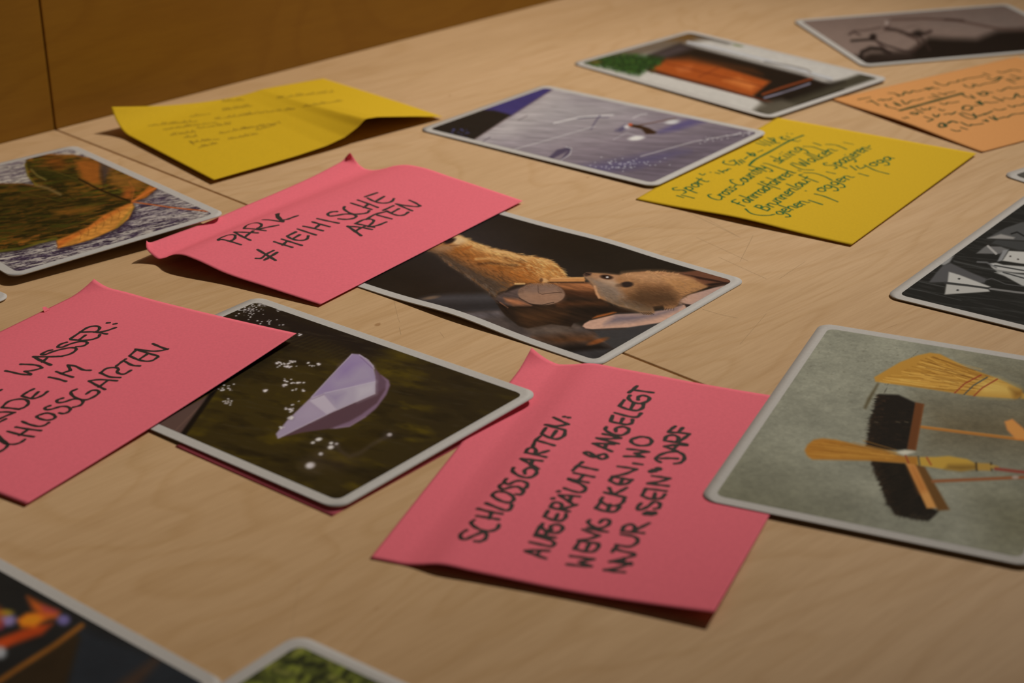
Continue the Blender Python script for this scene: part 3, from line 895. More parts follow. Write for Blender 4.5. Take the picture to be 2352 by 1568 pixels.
    p.fur(B([(820, 1395), (1090, 1445), (1150, 1390), (1000, 1390)]), 70, 9, 1.9, [(30, 24, 18), (60, 50, 38)], 1.1, .3, .7, 13)
    p.poly(B([(905, 980), (985, 985), (1165, 1345), (1078, 1348)]), (184, 126, 68), 1.8)
    p.poly(B([(930, 1010), (980, 1000), (1080, 1200), (1020, 1220)]), (156, 92, 42), 10, .8)
    p.poly(B([(980, 988), (1062, 1020), (1262, 1362), (1165, 1368)]), (94, 62, 30), 2)
    p.line(B([(1125, 1132), (1450, 1118), (1854, 1100), (2500, 1070)]), 7.5, (128, 78, 48), 2)
    p.blob(B([(1785, 1100)])[0], 8, 4, (150, 128, 116), .6)
    # lower corn broom
    p.poly(B([(830, 900), (900, 880), (985, 895), (900, 925)]), (196, 184, 166), 3, .8)
    b3 = B([(98, 885), (120, 840), (170, 800), (240, 788), (350, 800), (600, 862), (890, 932), (1010, 935), (1010, 1002), (890, 987), (600, 967), (160, 958), (115, 925)])
    p.poly(b3, (150, 98, 38), 2.5)
    for k in range(120):
        y = rg.uniform(800, 950); x = rg.uniform(110, 600)
        p.line(B([(x, y), (x + (1100 - x) * .5, y + (962 - y) * .5)]), rg.uniform(.8, 1.8), rg.choice([(176, 124, 54), (122, 76, 26), (164, 112, 46)]), 1, .5)
    p.poly(B([(1000, 938), (1150, 938), (1250, 930), (1400, 955), (1485, 1000), (1480, 1035), (1350, 1052), (1200, 1034), (1000, 1002)]), (166, 128, 52), 2)
    p.poly(B([(1250, 1000), (1480, 1000), (1480, 1036), (1350, 1050), (1220, 1035)]), (104, 76, 34), 6, .8)
    p.poly(B([(1478, 985), (1590, 990), (1594, 1048), (1478, 1045)]), (152, 116, 54), 2)
    for x, c in ((1470, (42, 32, 24)), (1590, (42, 32, 24))):
        p.line(B([(x, 985), (x + 6, 1045)]), 4, c, 1.5)
    p.line(B([(1600, 1015), (1640, 1025)]), 9, (150, 118, 58), 2)
    p.line(B([(1625, 1032), (1854, 1060), (2500, 1150)]), 7.5, (124, 60, 48), 2)
    p.line(B([(905, 925), (930, 985)]), 3.5, (124, 50, 34), 1.5)
    p.line(B([(1008, 935), (1018, 1000)]), 4, (66, 68, 60), 1.5)
    p.line(B([(1075, 942), (1110, 1000)]), 3.5, (136, 52, 34), 1.5)


def art_leaf(p):
    L = CRP(0, 320, 4.193)
    p.fill((186, 174, 160))
    p.noise_mix((58, 44, 64), .45, .54, .42, 3, .32, 1.5, 1.35, .95)
    p.noise_mix((38, 28, 42), .5, .6, 1.1, 8, .35, 1.6, 1.35, .85)
    p.noise_mix((200, 190, 172), .56, .64, 1.3, 28, .35, 1.6, 1.35, .6)
    p.poly(L([(-600, 150), (500, 40), (700, 60), (700, 140), (300, 150), (240, 300), (300, 430), (-600, 420)]), (178, 166, 156), 25, .45)
    p.poly(L([(900, 950), (1300, 640), (1500, 480), (2100, 720), (1400, 900), (200, 1250), (0, 1180), (600, 1050)]), (74, 58, 88), 40, .25)
    leaf = L([(-700, 500), (-300, 400), (0, 428), (200, 425), (330, 440), (270, 350), (238, 250), (255, 190), (300, 155), (400, 138), (560, 150), (700, 148), (850, 180), (960, 195), (1100, 265), (1300, 335), (1440, 400), (1510, 472), (1400, 560), (1275, 600), (1292, 650), (1240, 760), (1130, 850), (900, 955), (700, 1015), (560, 1045), (540, 965), (380, 1000), (200, 1060), (0, 1085), (-700, 1000)])
    p.poly([(x + 4, y + 5) for x, y in leaf], (34, 24, 36), 5, .7)
    p.poly(leaf, (74, 56, 18), 1.6)
    sel = p.inside(leaf)
    p.noise_mix((118, 74, 22), .48, .62, .2, 5, .6, 1.8, 1.2, .9, sel)
    p.noise_mix((72, 74, 20), .5, .64, .25, 25, .6, 1.8, 1.2, .8, sel)
    p.noise_mix((30, 28, 10), .46, .62, .22, 15, .6, 1.8, 1.2, .9, sel)
    p.noise_mix((150, 84, 30), .6, .72, .5, 35, .6, 1.8, 1.2, .7, sel)
    p.poly(L([(290, 270), (500, 290), (780, 350), (820, 420), (500, 410), (330, 360)]), (30, 34, 10), 8, .8)
    p.poly(L([(-400, 520), (300, 460), (650, 520), (1150, 585), (1000, 660), (850, 730), (600, 900), (300, 980), (-400, 900)]), (34, 31, 10), 20, .5)
    p.poly(L([(720, 200), (860, 190), (970, 220), (975, 430), (880, 460), (780, 380)]), (152, 84, 30), 8, .9)
    p.poly(L([(380, 150), (600, 170), (640, 260), (560, 290), (430, 210)]), (120, 62, 20), 10, .7)
    p.poly(L([(960, 200), (1090, 270), (1050, 320), (1000, 420), (970, 350)]), (70, 54, 48), 6, .9)
    p.poly(L([(1060, 300), (1300, 350), (1440, 410), (1300, 480), (1150, 460), (1050, 420)]), (138, 88, 34), 10, .8)
    p.poly(L([(1270, 600), (1330, 540), (1440, 445), (1510, 472), (1400, 560)]), (182, 98, 36), 3, .9)
    p.poly(L([(1200, 480), (1280, 480), (1270, 580), (1180, 560)]), (170, 84, 34), 8, .8)
    lobe = L([(560, 1045), (552, 975), (700, 910), (850, 845), (1000, 730), (1150, 660), (1275, 610), (1292, 650), (1240, 760), (1130, 850), (900, 955), (700, 1015)])
    p.poly(lobe, (196, 128, 54), 2.5)
    p.poly(L([(560, 1045), (552, 975), (850, 845), (1000, 730), (1275, 610), (1000, 780), (800, 900)]), (186, 92, 34), 5, .8)
    p.poly(L([(1180, 800), (1292, 650), (1240, 700), (1120, 850)]), (108, 100, 40), 4, .8)
    sel = p.inside(lobe)
    p.modulate(.2, .4, 6, 1, 1, 0, sel)
    for k in range(6):
        x = 760 + 75 * k; y = 900 - 42 * k
        p.line(L([(x, y - 20), (x + 22, y + 20), (x + 5, y + 75)]), 1.4, (120, 70, 28), 1, .7)
    p.poly(L([(480, 690), (900, 640), (1000, 640), (850, 700), (560, 720)]), (150, 92, 30), 6, .7)
    p.poly(L([(180, 990), (380, 915), (370, 940), (230, 1000)]), (168, 96, 34), 4, .8)
    p.line(L([(340, 440), (460, 470), (580, 530)]), 6, (132, 104, 62), 5, .7)
    p.line(L([(245, 240), (270, 350), (350, 440)]), 5, (118, 100, 34), 3, .7)
    p.line(L([(300, 290), (360, 350), (440, 390)]), 4, (140, 120, 60), 3, .6)
    p.line(L([(1100, 265), (1300, 335), (1440, 400)]), 5, (150, 120, 50), 4, .6)
    p.line(L([(400, 142), (560, 152), (700, 150), (850, 184)]), 4, (150, 92, 40), 3, .6)
    p.line(L([(0, 1075), (200, 1050), (380, 992), (540, 955)]), 6, (104, 104, 36), 5, .6)
    p.line(L([(0, 432), (200, 430), (330, 446)]), 4, (120, 70, 36), 3, .6)
    for k in range(9):
        x = 300 + 70 * k
        p.line(L([(x, 300 + 18 * k), (x + 150, 285 + 22 * k), (x + 300, 330 + 24 * k)]), 1.6, (96, 84, 30), 1.4, .35)
    # veins
    hub = (1268, 600)
    for pts, w, c in [([hub, (1150, 560), (950, 480), (760, 380)], 4.5, (30, 20, 8)), ([hub, (1000, 600), (600, 600), (100, 640)], 3, (40, 34, 10)), ([hub, (1000, 690), (700, 830), (300, 960)], 2.4, (56, 44, 14)), ([hub, (1290, 480), (1240, 400)], 2, (160, 90, 40)), ([(1000, 500), (985, 300)], 1.5, (70, 40, 16)), ([(760, 610), (500, 440)], 1.6, (34, 28, 8)), ([(600, 600), (250, 520)], 1.4, (84, 72, 22))]:
        p.line(L(pts), w, c, 1.8, .85)
    p.line(L([hub, (1400, 520), (1500, 465)]), 3, (206, 110, 48), 2, .8)
    p.line(L([hub, (1420, 622), (1650, 655), (2000, 692)]), 3, (172, 90, 46), 1.4)
    p.modulate(.1, .5, 31)


def art_ski(p):
    S, K = CRP(700, 0, 2.936), CRP(1300, 0, 4.43)
    p.fill((124, 110, 118))
    p.poly(S([(1100, 960), (1700, 580), (2300, 720), (2000, 850), (1500, 950)]), (154, 143, 146), 45, .95)
    p.poly(S([(1100, 960), (1660, 600), (1800, 620), (1400, 900)]), (172, 160, 160), 20, .7)
    p.poly(S([(1800, 1150), (2349, 1000), (2900, 850), (3100, 900), (2400, 1280)]), (84, 72, 84), 45, .8)
    p.modulate(.13, .22, 3, .35, 1.6, 0.45)
    p.poly(S([(700, 960), (1560, 540), (1690, 592), (1385, 790), (1150, 760), (860, 900)]), (56, 48, 98), 1.5)
    p.poly(S([(700, 930), (1160, 738), (1280, 745), (1395, 775), (1130, 950), (800, 900)]), (29, 26, 24), 2)
    rng = random.Random(3)
    for _ in range(26):
        p.blob(S([(rng.uniform(960, 1110), rng.uniform(870, 930))])[0], rng.uniform(1, 3), rng.uniform(1, 2), (62, 62, 104), .9, .8)
    p.line(S([(1130, 950), (1390, 782), (1690, 592)]), 2.5, (112, 92, 90), 2, .7)
    # tracks
    p.line(S([(1680, 830), (1850, 790), (1990, 780), (2080, 775)]), 2.6, (198, 188, 188), 1.5, .9)
    p.line(S([(1840, 800), (1950, 790), (2050, 790)]), 1.6, (62, 54, 78), 1.4, .9)
    p.line(S([(1990, 780), (1960, 820), (1930, 870)]), 3, (72, 62, 86), 2, .8)
    p.line(S([(1400, 1010), (1650, 940), (1820, 890), (1960, 850)]), 2, (176, 166, 168), 1.6, .8)
    p.line(S([(1190, 960), (1250, 925)]), 1.6, (60, 50, 66), 1.5, .8)
    p.line(S([(1440, 810), (1500, 780)]), 1.8, (86, 74, 80), 1.6, .8)
    p.poly(S([(1630, 1075), (1700, 1010), (1780, 990), (1800, 1010), (1760, 1060), (1720, 1085), (1770, 1020), (1690, 1060), (1660, 1080)]), (64, 54, 76), 2, .85)
    p.line(S([(1720, 1085), (1790, 1040), (1800, 1000), (1760, 990)]), 1.6, (196, 188, 188), 1.4, .8)
    p.poly(S([(1850, 1125), (2150, 1070), (2500, 1010), (2600, 1020), (2250, 1130), (2000, 1165)]), (76, 68, 104), 10, .6)
    for _ in range(60):
        p.blob(S([(rng.gauss(2150, 130), rng.gauss(1110, 22))])[0], 1.6, 1.2, (190, 184, 190), .8, .7)
    # skier
    p.poly(K([(920, 1345), (1080, 1270), (1250, 1208), (1430, 1232), (1150, 1320), (960, 1355)]), (78, 68, 108), 6, .85)
    p.poly(K([(500, 1330), (600, 1270), (640, 1290), (560, 1340)]), (70, 62, 88), 4, .9)
    p.blob(K([(715, 1405)])[0], 18, 5, (208, 198, 196), .7, 1, -.1)
    p.blob(K([(1080, 1240)])[0], 16, 5, (190, 182, 182), .8, .9, -.1)
    p.blob(K([(620, 1290)])[0], 7, 4, (196, 186, 186), .8, .9)
    p.line(K([(700, 1280), (900, 1245), (1120, 1200)]), 1.8, (92, 60, 46), 1.2)
    p.line(K([(680, 1200), (760, 1165), (820, 1160)]), 2, (190, 180, 182), 1.8, .8)
    p.poly(K([(640, 1285), (660, 1262), (760, 1275), (850, 1305), (925, 1345), (900, 1362), (815, 1365), (770, 1315)]), (50, 30, 18), 1.8)
    p.blob(K([(655, 1268)])[0], 5, 3.2, (178, 78, 44), .5)
    p.line(K([(480, 1420), (620, 1350), (760, 1395)]), 2, (170, 160, 166), 2, .6)
    p.line(K([(760, 1590), (1300, 1440), (1700, 1370), (1980, 1330)]), 2.4, (168, 158, 160), 2, .75)
    for _ in range(60):
        t = rng.random()
        q = K([(1350 + 640 * t + rng.gauss(0, 20), 1440 - 110 * t + rng.gauss(0, 14))])[0]
        p.blob(q, 1.8, 1.3, rng.choice([(188, 178, 180), (62, 52, 66)]), .8, .7)
    p.modulate(.1, .5, 13, .3, 1.5, 0.45)


def art_door(p):
    K, F = CRP(1300, 0, 4.43), CRP(1780, 0, 4.105)
    p.fill((176, 168, 160))
    # dark doorway with wooden boards
    p.poly(K([(0, 620), (640, 480), (1240, 330), (1500, 330), (1560, 380), (1240, 440), (860, 540), (500, 620), (160, 660)]), (98, 84, 70), 6)
    p.poly(K([(1000, 400), (1250, 320), (1420, 330), (1250, 420)]), (96, 64, 26), 8, .8)
    p.poly(K([(1240, 330), (1400, 340), (1760, 430), (1640, 440), (1420, 390)]), (42, 34, 26), 6)
    p.blob(K([(1760, 458)])[0], 13, 3.5, (92, 100, 50), .7, .9, .1)
    p.poly(K([(830, 560), (1160, 440), (2400, 760), (3100, 1000), (2500, 1150), (2050, 1080), (1900, 980), (830, 720)]), (30, 22, 16), 4)
    p.poly(K([(840, 560), (1160, 450), (1300, 490), (1000, 600)]), (66, 56, 56), 7, .9)
    p.poly(K([(860, 700), (1020, 600), (1250, 590), (1500, 650), (2080, 830), (1890, 985), (1500, 870), (1150, 790)]), (146, 68, 26), 4)
    p.poly(K([(1000, 610), (1250, 570), (1900, 700), (2000, 760), (1600, 680), (1250, 620)]), (74, 40, 20), 7, .9)
    p.poly(K([(1600, 820), (1760, 790), (1950, 870), (1880, 920)]), (190, 108, 52), 6, .8)
    p.poly(K([(1120, 690), (1280, 670), (1260, 730), (1150, 730)]), (176, 96, 50), 6, .7)
    p.line(K([(1000, 640), (1500, 760), (2000, 880)]), 2.5, (104, 42, 18), 2, .7)
    p.line(K([(1350, 780), (1550, 690)]), 2.5, (100, 40, 18), 2, .6)
    p.line(K([(830, 712), (1400, 860), (1900, 990), (2100, 1040)]), 4.5, (74, 32, 18), 2.5)
    p.line(K([(2000, 960), (2200, 890), (2500, 800)]), 5, (112, 52, 26), 2.5)
    p.line(K([(2020, 995), (2180, 950), (2320, 905), (2480, 850)]), 4, (128, 122, 138), 2, .9)
    # frame, pipe
    p.line(K([(1240, 430), (1500, 480), (2000, 600), (2348, 700), (2700, 800)]), 6, (168, 164, 164), 2.5)
    p.line(K([(1240, 445), (1600, 530), (2348, 725), (2700, 825)]), 2.5, (98, 92, 90), 2, .8)
    p.line(F([(-100, 580), (150, 620), (300, 655), (340, 685)]), 3, (120, 112, 106), 2)
    # lower street band
    p.poly(F([(660, 745), (820, 690), (1000, 725), (300, 960), (-100, 1110), (-450, 1170), (-400, 1090), (-200, 1050), (330, 850)]), (62, 56, 44), 4)
    p.poly(F([(100, 880), (500, 780), (650, 770), (300, 900), (-150, 1040)]), (26, 20, 15), 8, .9)
    p.poly(K([(1900, 1120), (1990, 1040), (2200, 1010), (2400, 1090), (2100, 1180)]), (86, 78, 66), 6, .8)
    # bush
    rng = random.Random(2)
    p.poly(K([(150, 640), (350, 570), (650, 550), (880, 570), (1000, 590), (960, 650), (850, 690), (740, 770), (560, 730), (420, 690)]), (32, 56, 24), 6)
    for _ in range(240):
        a, r = rng.uniform(0, 6.28), rng.random() ** .5
        q = K([(600 + 360 * r * math.cos(a), 645 + 100 * r * math.sin(a) + (30 if rng.random() < .3 else 0))])[0]
        p.blob(q, rng.uniform(1.5, 4), rng.uniform(1, 2.5), rng.choice([(44, 78, 30), (28, 48, 22), (62, 92, 34), (24, 42, 20)]), .8, .8)
    p.blob(K([(300, 630)])[0], 14, 5, (96, 78, 36), .9, .7)
    p.modulate(.05, .4, 3)


def art_bike(p):
    F = CRP(1780, 0, 4.105)
    p.fill((108, 88, 78))
    p.poly(F([(200, 200), (900, 150), (2200, 40), (2200, 120), (800, 200)]), (92, 74, 66), 30, .8)
    p.poly(F([(1500, 200), (2400, 330), (2400, 300), (2200, 60)]), (100, 84, 76), 25, .8)
    p.poly(F([(760, 560), (900, 500), (1250, 500), (1450, 350), (1600, 360), (1900, 370), (2100, 290), (2400, 270), (3000, 260), (3000, 620), (820, 620)]), (27, 19, 14), 9)
    p.poly(F([(760, 520), (870, 560), (1100, 500), (1300, 490), (1300, 560), (830, 590)]), (40, 29, 24), 8, .8)
    p.line(F([(1100, 185), (1400, 175), (1700, 190), (2100, 270), (2400, 290)]), 5, (70, 50, 42), 5, .8)
    p.line(F([(1600, 185), (1780, 195)]), 5, (48, 32, 26), 4, .7)
    c = (27, 19, 15)
    import math as _m
    ring = [(960 + 150 * _m.cos(a), 510 + 70 * _m.sin(a)) for a in np.linspace(0, 6.28, 24)]
    p.line(F([(800, 560), (820, 490), (900, 455), (1000, 460), (1080, 500)]), 9, c, 5, .9)
    p.line(F([(1300, 480), (1370, 430), (1340, 370), (1250, 330)]), 6, (52, 36, 30), 5, .85)
    p.line(F([(1460, 470), (1400, 380), (1340, 320)]), 5, (44, 30, 25), 5, .85)
    p.line(F([(720, 385), (920, 370)]), 5, c, 4)
    p.blob(F([(925, 350)])[0], 8, 8, c, .8)
    p.line(F([(700, 320), (750, 290), (860, 285), (1000, 260)]), 3.5, (60, 44, 38), 4, .8)
    p.line(F([(700, 325), (740, 300), (800, 330)]), 4, (48, 34, 30), 4, .8)
    p.line(F([(960, 390), (1050, 430), (1220, 480), (1320, 490)]), 4, (40, 28, 24), 4, .9)
    p.line(F([(930, 360), (1000, 430), (1060, 480), (1080, 520)]), 4, (46, 32, 28), 4, .9)
    p.line(F([(1040, 270), (1150, 285), (1260, 325), (1400, 320), (1470, 295)]), 7, (42, 29, 24), 5, .9)
    p.line(F([(1060, 190), (1070, 240), (1040, 270)]), 5, (64, 46, 40), 4, .8)
    p.blob(F([(1055, 215)])[0], 4, 6, (150, 130, 120), .8, .8)
    p.blob(F([(1350, 315)])[0], 12, 8, c, .9, .8)
    p.line(F([(960, 310), (1150, 290), (1300, 240), (1450, 290)]), 2, (84, 66, 58), 4, .6)
    p.modulate(.05, .3, 2)


def art_kites(p):
    K = CRP(2020, 360, 3.732)
    p.fill((31, 29, 26))
    p.noise_mix((50, 47, 44), .5, .7, .5, 4, .2, 1.4, 0.0, .45)
    for k in range(12):
        y = 300 + k * 85
        p.line(K([(200, y + 60), (700, y + 130), (1300, y + 190)]), 1.5, (62, 59, 56), 1.4, .45)
    # far kites
    p.poly(K([(920, 698), (1080, 610), (1220, 560), (1500, 560), (1500, 720), (1239, 718)]), (70, 67, 65), 1.5)
    p.poly(K([(925, 698), (1040, 662), (1160, 690), (1150, 705)]), (132, 124, 118), 2)
    p.line(K([(1130, 660), (1180, 645), (1260, 690)]), 3.5, (30, 28, 26), 1.5)
    p.poly(K([(960, 740), (1000, 712), (1239, 725), (1500, 730), (1500, 800), (1200, 800)]), (56, 54, 52), 2)
    p.poly(K([(830, 828), (910, 765), (1040, 770), (1095, 790), (1030, 832)]), (96, 91, 88), 1.5)
    p.line(K([(930, 765), (1000, 830)]), 5, (150, 142, 136), 1.5)
    p.poly(K([(1010, 898), (1060, 800), (1110, 790), (1050, 890)]), (120, 116, 114), 1.5)
    p.poly(K([(1055, 890), (1110, 805), (1500, 830), (1500, 940), (1215, 915)]), (168, 160, 152), 1.5)
    p.blob(K([(1122, 852)])[0], 2.5, 2, (70, 62, 58), .7)
    p.blob(K([(1188, 878)])[0], 2.5, 2, (70, 62, 58), .7)
    p.poly(K([(945, 912), (1000, 908), (1060, 925), (1500, 960), (1500, 1010), (1010, 985), (960, 945)]), (160, 153, 146), 1.5)
    p.line(K([(985, 930), (1239, 975), (1500, 1000)]), 3, (56, 54, 52), 1.4)
    p.poly(K([(985, 990), (1050, 985), (1500, 1040), (1500, 1150), (1225, 1105), (1070, 1020)]), (150, 144, 138), 1.5)
    p.line(K([(1060, 990), (1239, 1040), (1500, 1070)]), 3, (60, 58, 56), 1.4)
    p.line(K([(840, 900), (920, 905), (1000, 950)]), 4, (98, 94, 92), 2, .8)
    # near kite
    p.poly(K([(505, 918), (560, 880), (640, 842), (600, 905), (555, 930)]), (128, 122, 118), 2)
    p.poly(K([(425, 1075), (490, 990), (540, 935), (610, 910), (760, 980), (915, 1045), (900, 1080), (700, 1075)]), (74, 70, 69), 1.8)
    p.poly(K([(595, 985), (680, 1010), (950, 1112), (930, 1120), (585, 1075)]), (164, 156, 148), 1.5)
    p.poly(K([(575, 1090), (930, 1128), (945, 1155), (560, 1180)]), (158, 150, 142), 1.5)
    p.line(K([(560, 1078), (750, 1100), (980, 1135)]), 4, (50, 48, 46), 1.5)
    p.blob(K([(683, 1045)])[0], 3, 2, (40, 38, 36), .6)
    p.blob(K([(670, 1142)])[0], 3, 2, (40, 38, 36), .6)
    p.line(K([(950, 1130), (1100, 1150), (1300, 1175), (1500, 1190)]), 4.5, (112, 106, 102), 1.8, .9)
    p.line(K([(900, 1060), (960, 1040), (1010, 1060), (1080, 1090), (1300, 1120)]), 2, (78, 74, 72), 1.4, .8)
    p.line(K([(640, 895), (900, 955), (1250, 1010)]), 3, (78, 75, 72), 2, .6)
    p.line(K([(300, 1060), (560, 1115)]), 1.5, (72, 69, 66), 1.3, .7)
    p.line(K([(220, 1115), (700, 1230)]), 1.5, (72, 69, 66), 1.3, .6)


def art_toys(p):
    B = CRP(0, 1290, 2.4)
    p.fill((26, 24, 22))
    p.poly(B([(430, 350), (900, 540), (1200, 640), (900, 1200), (300, 1200), (380, 600)]), (30, 31, 33), 15)
    p.poly(B([(-200, 760), (60, 640), (420, 380), (440, 420), (400, 560), (360, 700), (0, 900)]), (38, 27, 16), 8)
    p.line(B([(-100, 720), (80, 600), (300, 460), (450, 350)]), 12, (112, 64, 22), 7, .9)
    p.poly(B([(640, 680), (850, 530), (880, 540), (760, 680), (700, 800)]), (58, 38, 26), 12, .8)
    p.poly(B([(-120, 470), (0, 420), (180, 350), (290, 340), (230, 400), (60, 460), (-100, 540)]), (140, 48, 18), 7)
    p.poly(B([(95, 320), (150, 285), (240, 275), (260, 310), (190, 360), (120, 360)]), (196, 96, 20), 7)
    p.poly(B([(150, 190), (200, 215), (330, 280), (320, 310), (250, 320), (180, 260)]), (150, 66, 24), 8)
    p.poly(B([(230, 240), (320, 270), (300, 285), (240, 270)]), (128, 44, 54), 7, .8)
    p.blob(B([(350, 320)])[0], 14, 12, (92, 78, 116), .9, .9)
    p.blob(B([(40, 320)])[0], 20, 14, (112, 92, 124), .9, .9)
    p.blob(B([(30, 280)])[0], 18, 8, (118, 92, 28), .9, .9)
    p.blob(B([(0, 350)])[0], 10, 12, (96, 36, 44), .9, .9)
    p.blob(B([(0, 500)])[0], 14, 14, (136, 130, 128), .9, .9)
    p.blob(B([(-60, 300)])[0], 30, 26, (150, 60, 24), .9, .8)
    p.modulate(.1, .15, 3)


def art_grass(p):
    p.fill((62, 62, 26))
    p.noise_mix((96, 96, 34), .48, .62, .3, 3, 1, 1.4, .5, .9)
    p.noise_mix((34, 34, 18), .5, .66, .35, 9, 1, 1.4, .5, .9)
    p.noise_mix((112, 104, 48), .6, .74, .22, 12, 1, 1.2, .3, .7)


def art_grey(p):
    p.fill((78, 73, 66))
    p.poly([(2290, 400), (2352, 400), (2500, 420), (2450, 440), (2300, 415)], (56, 52, 46), 12, .8)
    p.noise_mix((116, 110, 102), .5, .8, .05, 4, alpha=.8)
    p.modulate(.1, .2, 3)


# ================================================================== photo cards
def gauss(x, m, s):
    return np.exp(-((x - m) / s) ** 2)


# leaf card: corner order left(hidden), bottom, right, top
sh_leaf = Sheet(None, (28, 637), (520, 491), (170, 333), corners_h(1.6, 3.9, 6.9, 2.8))
photo_card(sh_leaf, 'photo card of a green and orange autumn leaf, overlapping the pink PARK note', art_leaf, (176, 168, 162))

sh_meer = Sheet(None, (1372, 842), (1716, 643), None, corners_h(.5, .5, .5, .5)) if False else None
b_, r_ = at((1372, 842), .0005)[:2], at((1716, 643), .0005)[:2]
dl = (at((815, 655), .0005)[:2] - b_); dl /= np.linalg.norm(dl)
sh_meer = Sheet(b_ + dl * .148, b_, r_, r_ + dl * .148,
                corners_h(.5, .5, .5, .5, lambda u, v: 1.7 * gauss(u, .52, .17) * (1 - .45 * v)), world=True)
photo_card(sh_meer, 'photo card of two meerkats on a log, half under the pink PARK note', art_meerkat, (178, 170, 163), 400)

sh_boat = Sheet((119, 887), (775, 1170), (1240, 903), (590, 680), corners_h(.7, 1.7, 3.3, 1.0))
photo_card(sh_boat, 'photo card of a lilac paper boat floating on dark water', art_boat, (166, 158, 148), 400)

sh_ski = Sheet((960, 297), (1502, 429), (1766, 303), (1250, 195), corners_h(.6, 1.6, 2.2, .7))
photo_card(sh_ski, 'photo card of a skier on a snowy slope under blue sky, touching a yellow note', art_ski, (172, 162, 158))

sh_door = Sheet((1312, 145), (1768, 272), (2043, 180), (1583, 70), corners_h(.6, 1.6, 1.9, .7))
photo_card(sh_door, 'photo card of an orange wooden doorway with a green bush', art_door, (166, 158, 152), 280)

sh_bike = Sheet((1820, 46), (1983, 153), None, (2313, 8), corners_h(1.0, .8, .6, .6))
photo_card(sh_bike, 'sepia photo card of a parked bicycle at the top right', art_bike, (150, 140, 132), 240)

sh_broom = Sheet((1605, 1145), (2375, 1303), None, (1885, 741), corners_h(1.6, 1.6, .8, .9))
photo_card(sh_broom, 'photo card of brooms and brushes against a grey-green wall', art_broom, (150, 141, 135), 400)


def card_from(corner_px, e1, e2, l1, l2, hh):
    """card from one visible corner and the two edge directions seen leaving it"""
    c = at(corner_px, hh / 1000)[:2]
    d1 = at(e1, hh / 1000)[:2] - c; d1 /= np.linalg.norm(d1)
    d2 = at(e2, hh / 1000)[:2] - c; d2 /= np.linalg.norm(d2)
    m = d1 + d2; m /= np.linalg.norm(m)                      # make the corner square
    n = np.array([-m[1], m[0]])
    s = 1 if d1 @ n > 0 else -1
    d1, d2 = (m + s * n) / math.sqrt(2), (m - s * n) / math.sqrt(2)
    return Sheet(c, c + d1 * l1, c + d1 * l1 + d2 * l2, c + d2 * l2, corners_h(hh, hh, hh, hh), world=True)


sh_kites = card_from((2033, 679), (2352, 755), (2352, 458), .105, .148, .9)
photo_card(sh_kites, 'black-and-white photo card of white kite shapes at the right edge', art_kites, (160, 150, 142), 330)
sh_grey = card_from((2300, 401), (2352, 422), (2352, 377), .148, .105, .6)
photo_card(sh_grey, 'grey photo card, only its corner in frame beside the long yellow note', art_grey, (150, 142, 134), 120)
sh_toys = card_from((528, 1571), (0, 1322), (420, 1630), .148, .105, .6)
photo_card(sh_toys, 'dark photo card with blurred orange and purple shapes at the lower left', art_toys, (140, 129, 120), 260)
sh_grass = card_from((684, 1454), (520, 1560), (940, 1571), .105, .148, 1.1)
photo_card(sh_grass, 'photo card of green grass, only its top corner showing at the bottom', art_grass, (140, 129, 120), 260)
sh_left = card_from((29, 680), (0, 664), (0, 694), .105, .148, 1.0)


def art_pale(p):
    p.fill((120, 112, 104))
    p.modulate(.2, .1, 5)


photo_card(sh_left, 'white rounded card corner at the left edge below the leaf card', art_pale, (170, 160, 150), 60, border=.009)

# ================================================================== sticky notes
# PARK note
PK_A = ([0, .03, .08, .12, .18, .24, .3, .48, .7, 1], [0, .8, 2.0, 3.2, 6.0, 7.2, 6.8, 4.0, 2.7, 1.1])
PK_B = ([0, .03, .08, .13, .2, .27, .34, .42, .6, .85, 1], [0, .8, 1.7, 1.8, 3.6, 6.3, 7.9, 8.2, 6.2, 3.2, 1.3])


def h_park(u, v):
    v = np.clip(v, 0, 1)
    w = v ** 1.3
    base = hermite(u, *PK_A) * (1 - w) + hermite(u, *PK_B) * w
    lift = hermite(v, [0, .15, .28, .45, .6, .8, 1], [6.6, 5.6, 4.7, 4.6, 4.4, 4.6, 6.2])      # the glued strip stands up
    return base + lift * np.clip(1 - u / .09, 0, 1) ** 1.2


